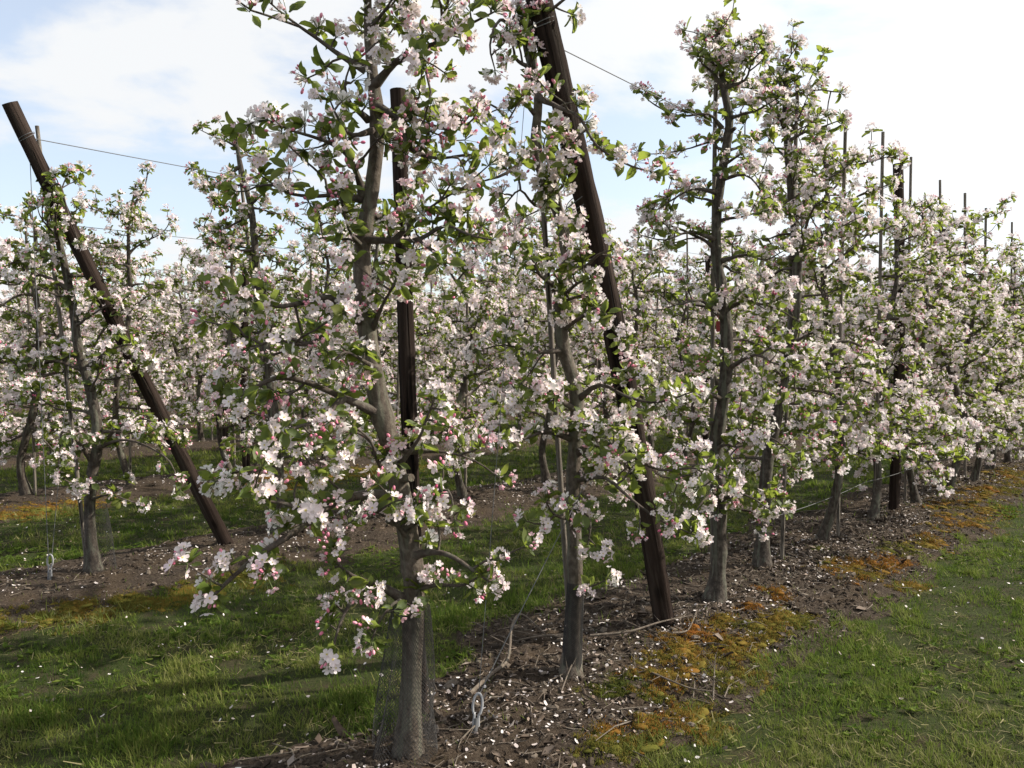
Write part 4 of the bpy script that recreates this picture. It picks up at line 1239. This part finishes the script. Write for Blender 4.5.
# ------------------------------------------------------------------ netting guards
def guard(label, axis, r0, r1, pitch, wd, seed, flare=0.0, openess=1.0):
    """a tube of crossed strands round a trunk"""
    g_ = np.random.default_rng(seed)
    axis = np.asarray(axis, float); base = axis[0].copy()
    pp, _ = smooth_path(axis - base, np.zeros(len(axis)), 6)
    Lz = np.concatenate(([0], np.cumsum(np.linalg.norm(np.diff(pp, axis=0), axis=1)))); H = Lz[-1]
    n = max(12, int(2 * math.pi * r0 / pitch))
    acc = Acc()
    zz = np.linspace(0, H, max(10, int(H / pitch)))
    for sgn in (1, -1):
        for j in range(n):
            th = 2 * math.pi * openess * (j / n) + sgn * zz / r0 * .8
            rr = np.interp(zz, (0, H), (r0, r1)) * (1 + flare * (vnoise(np.cos(th) * 2 + 5, zz * 4 + np.sin(th) * 2, seed) - .4))
            c = np.stack([np.interp(zz, Lz, pp[:, i]) for i in range(3)], -1)
            pts = c + np.stack((rr * np.cos(th), rr * np.sin(th), 0 * rr), -1)
            tube(acc, pts, wd, 3, 0, cap=False)
    o = acc.obj('trunk_guard', [M['net']]); o.location = base
    return tag(o, label, 'tree guard', 'netting guards round the stems')
def up_axis(pts):
    q = np.array([P(*p) for p in pts]); q[0][2] = float(gz_at(q[0][0], q[0][1])) - .01
    return q
guard('loose black netting guard flaring round the foot of the largest tree', up_axis([(402, 775, 3.02), (406, 700, 3.02), (411, 605, 3.02)]), .112, .056, .0135, .0008, 5, .55)
guard('tight grey mesh sleeve round the foot of the slender tree', up_axis([(571, 690, 3.78), (573, 640, 3.78), (576, 582, 3.78)]), .050, .040, .008, .0010, 6, .08)
guard('loose dark netting round the stem of the left row tree', up_axis([(100, 575, 5.58), (98, 540, 5.58), (96, 505, 5.58)]), .095, .06, .018, .0007, 7, .4)

# ------------------------------------------------------------------ fallen branches
def fallen(label, px, r, seed, side=()):
    g_ = np.random.default_rng(seed)
    pts = np.array([P(x, y, F * EYE / (y - 350)) for x, y, _ in px])
    pts[:, 2] = gz_at(pts[:, 0], pts[:, 1]) + np.array([h for *_, h in px]) + r * .6
    c = pts[0].copy(); acc = Acc()
    pp, rr = smooth_path(pts - c, np.linspace(r, r * .4, len(pts)), 5)
    tube(acc, pp, rr, 7, 0, bump=.18, seed=seed)
    for t in np.linspace(.3, .85, 4):
        i = int(t * (len(pp) - 1)); d = g_.normal(0, .06, 3); d[2] = abs(d[2]) * .4 + .01
        tube(acc, np.array([pp[i], pp[i] + d * .6, pp[i] + d * 1.3]), (r * .35, r * .28, r * .15), 5, 0)
    o = acc.obj('fallen_branch', [M['dead']]); o.location = c
    return tag(o, label, 'branch', 'fallen branches on the soil')
fallen('curved pale fallen branch lying between the loop anchor and slender tree', [(470, 722, .02), (492, 700, .03), (508, 682, .04), (512, 658, .09), (522, 645, .10), (545, 655, .03)], .010, 1)
fallen('long thin fallen branch lying in front of the leaning post', [(590, 655, .02), (628, 654, .03), (660, 645, .04), (692, 637, .03)], .008, 2)
fallen('short thick fallen branch pointing left from the slender tree', [(565, 657, .01), (545, 655, .02), (520, 658, .02)], .009, 3)
fallen('thin stick standing out of the moss near the right grass edge', [(713, 712, .0), (714, 700, .07), (715, 690, .11)], .004, 4)
fallen('dark twiggy stick lying across the moss right of the slender tree', [(640, 688, .02), (665, 702, .02), (690, 706, .02), (712, 708, .02)], .006, 5)
fallen('pale upright twig leaning by the foot of the slender tree', [(561, 712, .0), (570, 697, .05), (580, 684, .10)], .004, 6)
fallen('forked pale twig lying right of the leaning post foot', [(672, 655, .02), (688, 648, .02), (697, 630, .04)], .006, 7)
fallen('thin straight stick at the bottom edge right of the front trunk', [(460, 765, .01), (478, 750, .02), (500, 738, .02)], .005, 8)

# a red tag hanging on the tufted tree's stem
acc = Acc()
c = P(718, 326, 4.84)
g_ = np.array([(-.011, 0, .03), (.011, 0, .03), (.012, 0, -.03), (0, 0, -.038), (-.012, 0, -.03)])
acc.add(np.vstack((g_ + (0, -.002, 0), g_ + (0, .002, 0))), np.array([(0, 4, 3), (0, 3, 2), (0, 2, 1), (5, 8, 9), (5, 7, 8), (5, 6, 7)]))
acc.add(np.vstack((g_ + (0, -.002, 0), g_ + (0, .002, 0))), np.array([(i, (i + 1) % 5, (i + 1) % 5 + 5, i + 5) for i in range(5)]))
tube(acc, np.array([(0, 0, .03), (.01, .03, .06), (.005, .07, .075)]), .0018, 5)
o = acc.obj('plant_tag', [M['red']], smooth=False); o.location = c
tag(o, 'small red tag hanging on the stem of the tuft topped tree', 'tag')
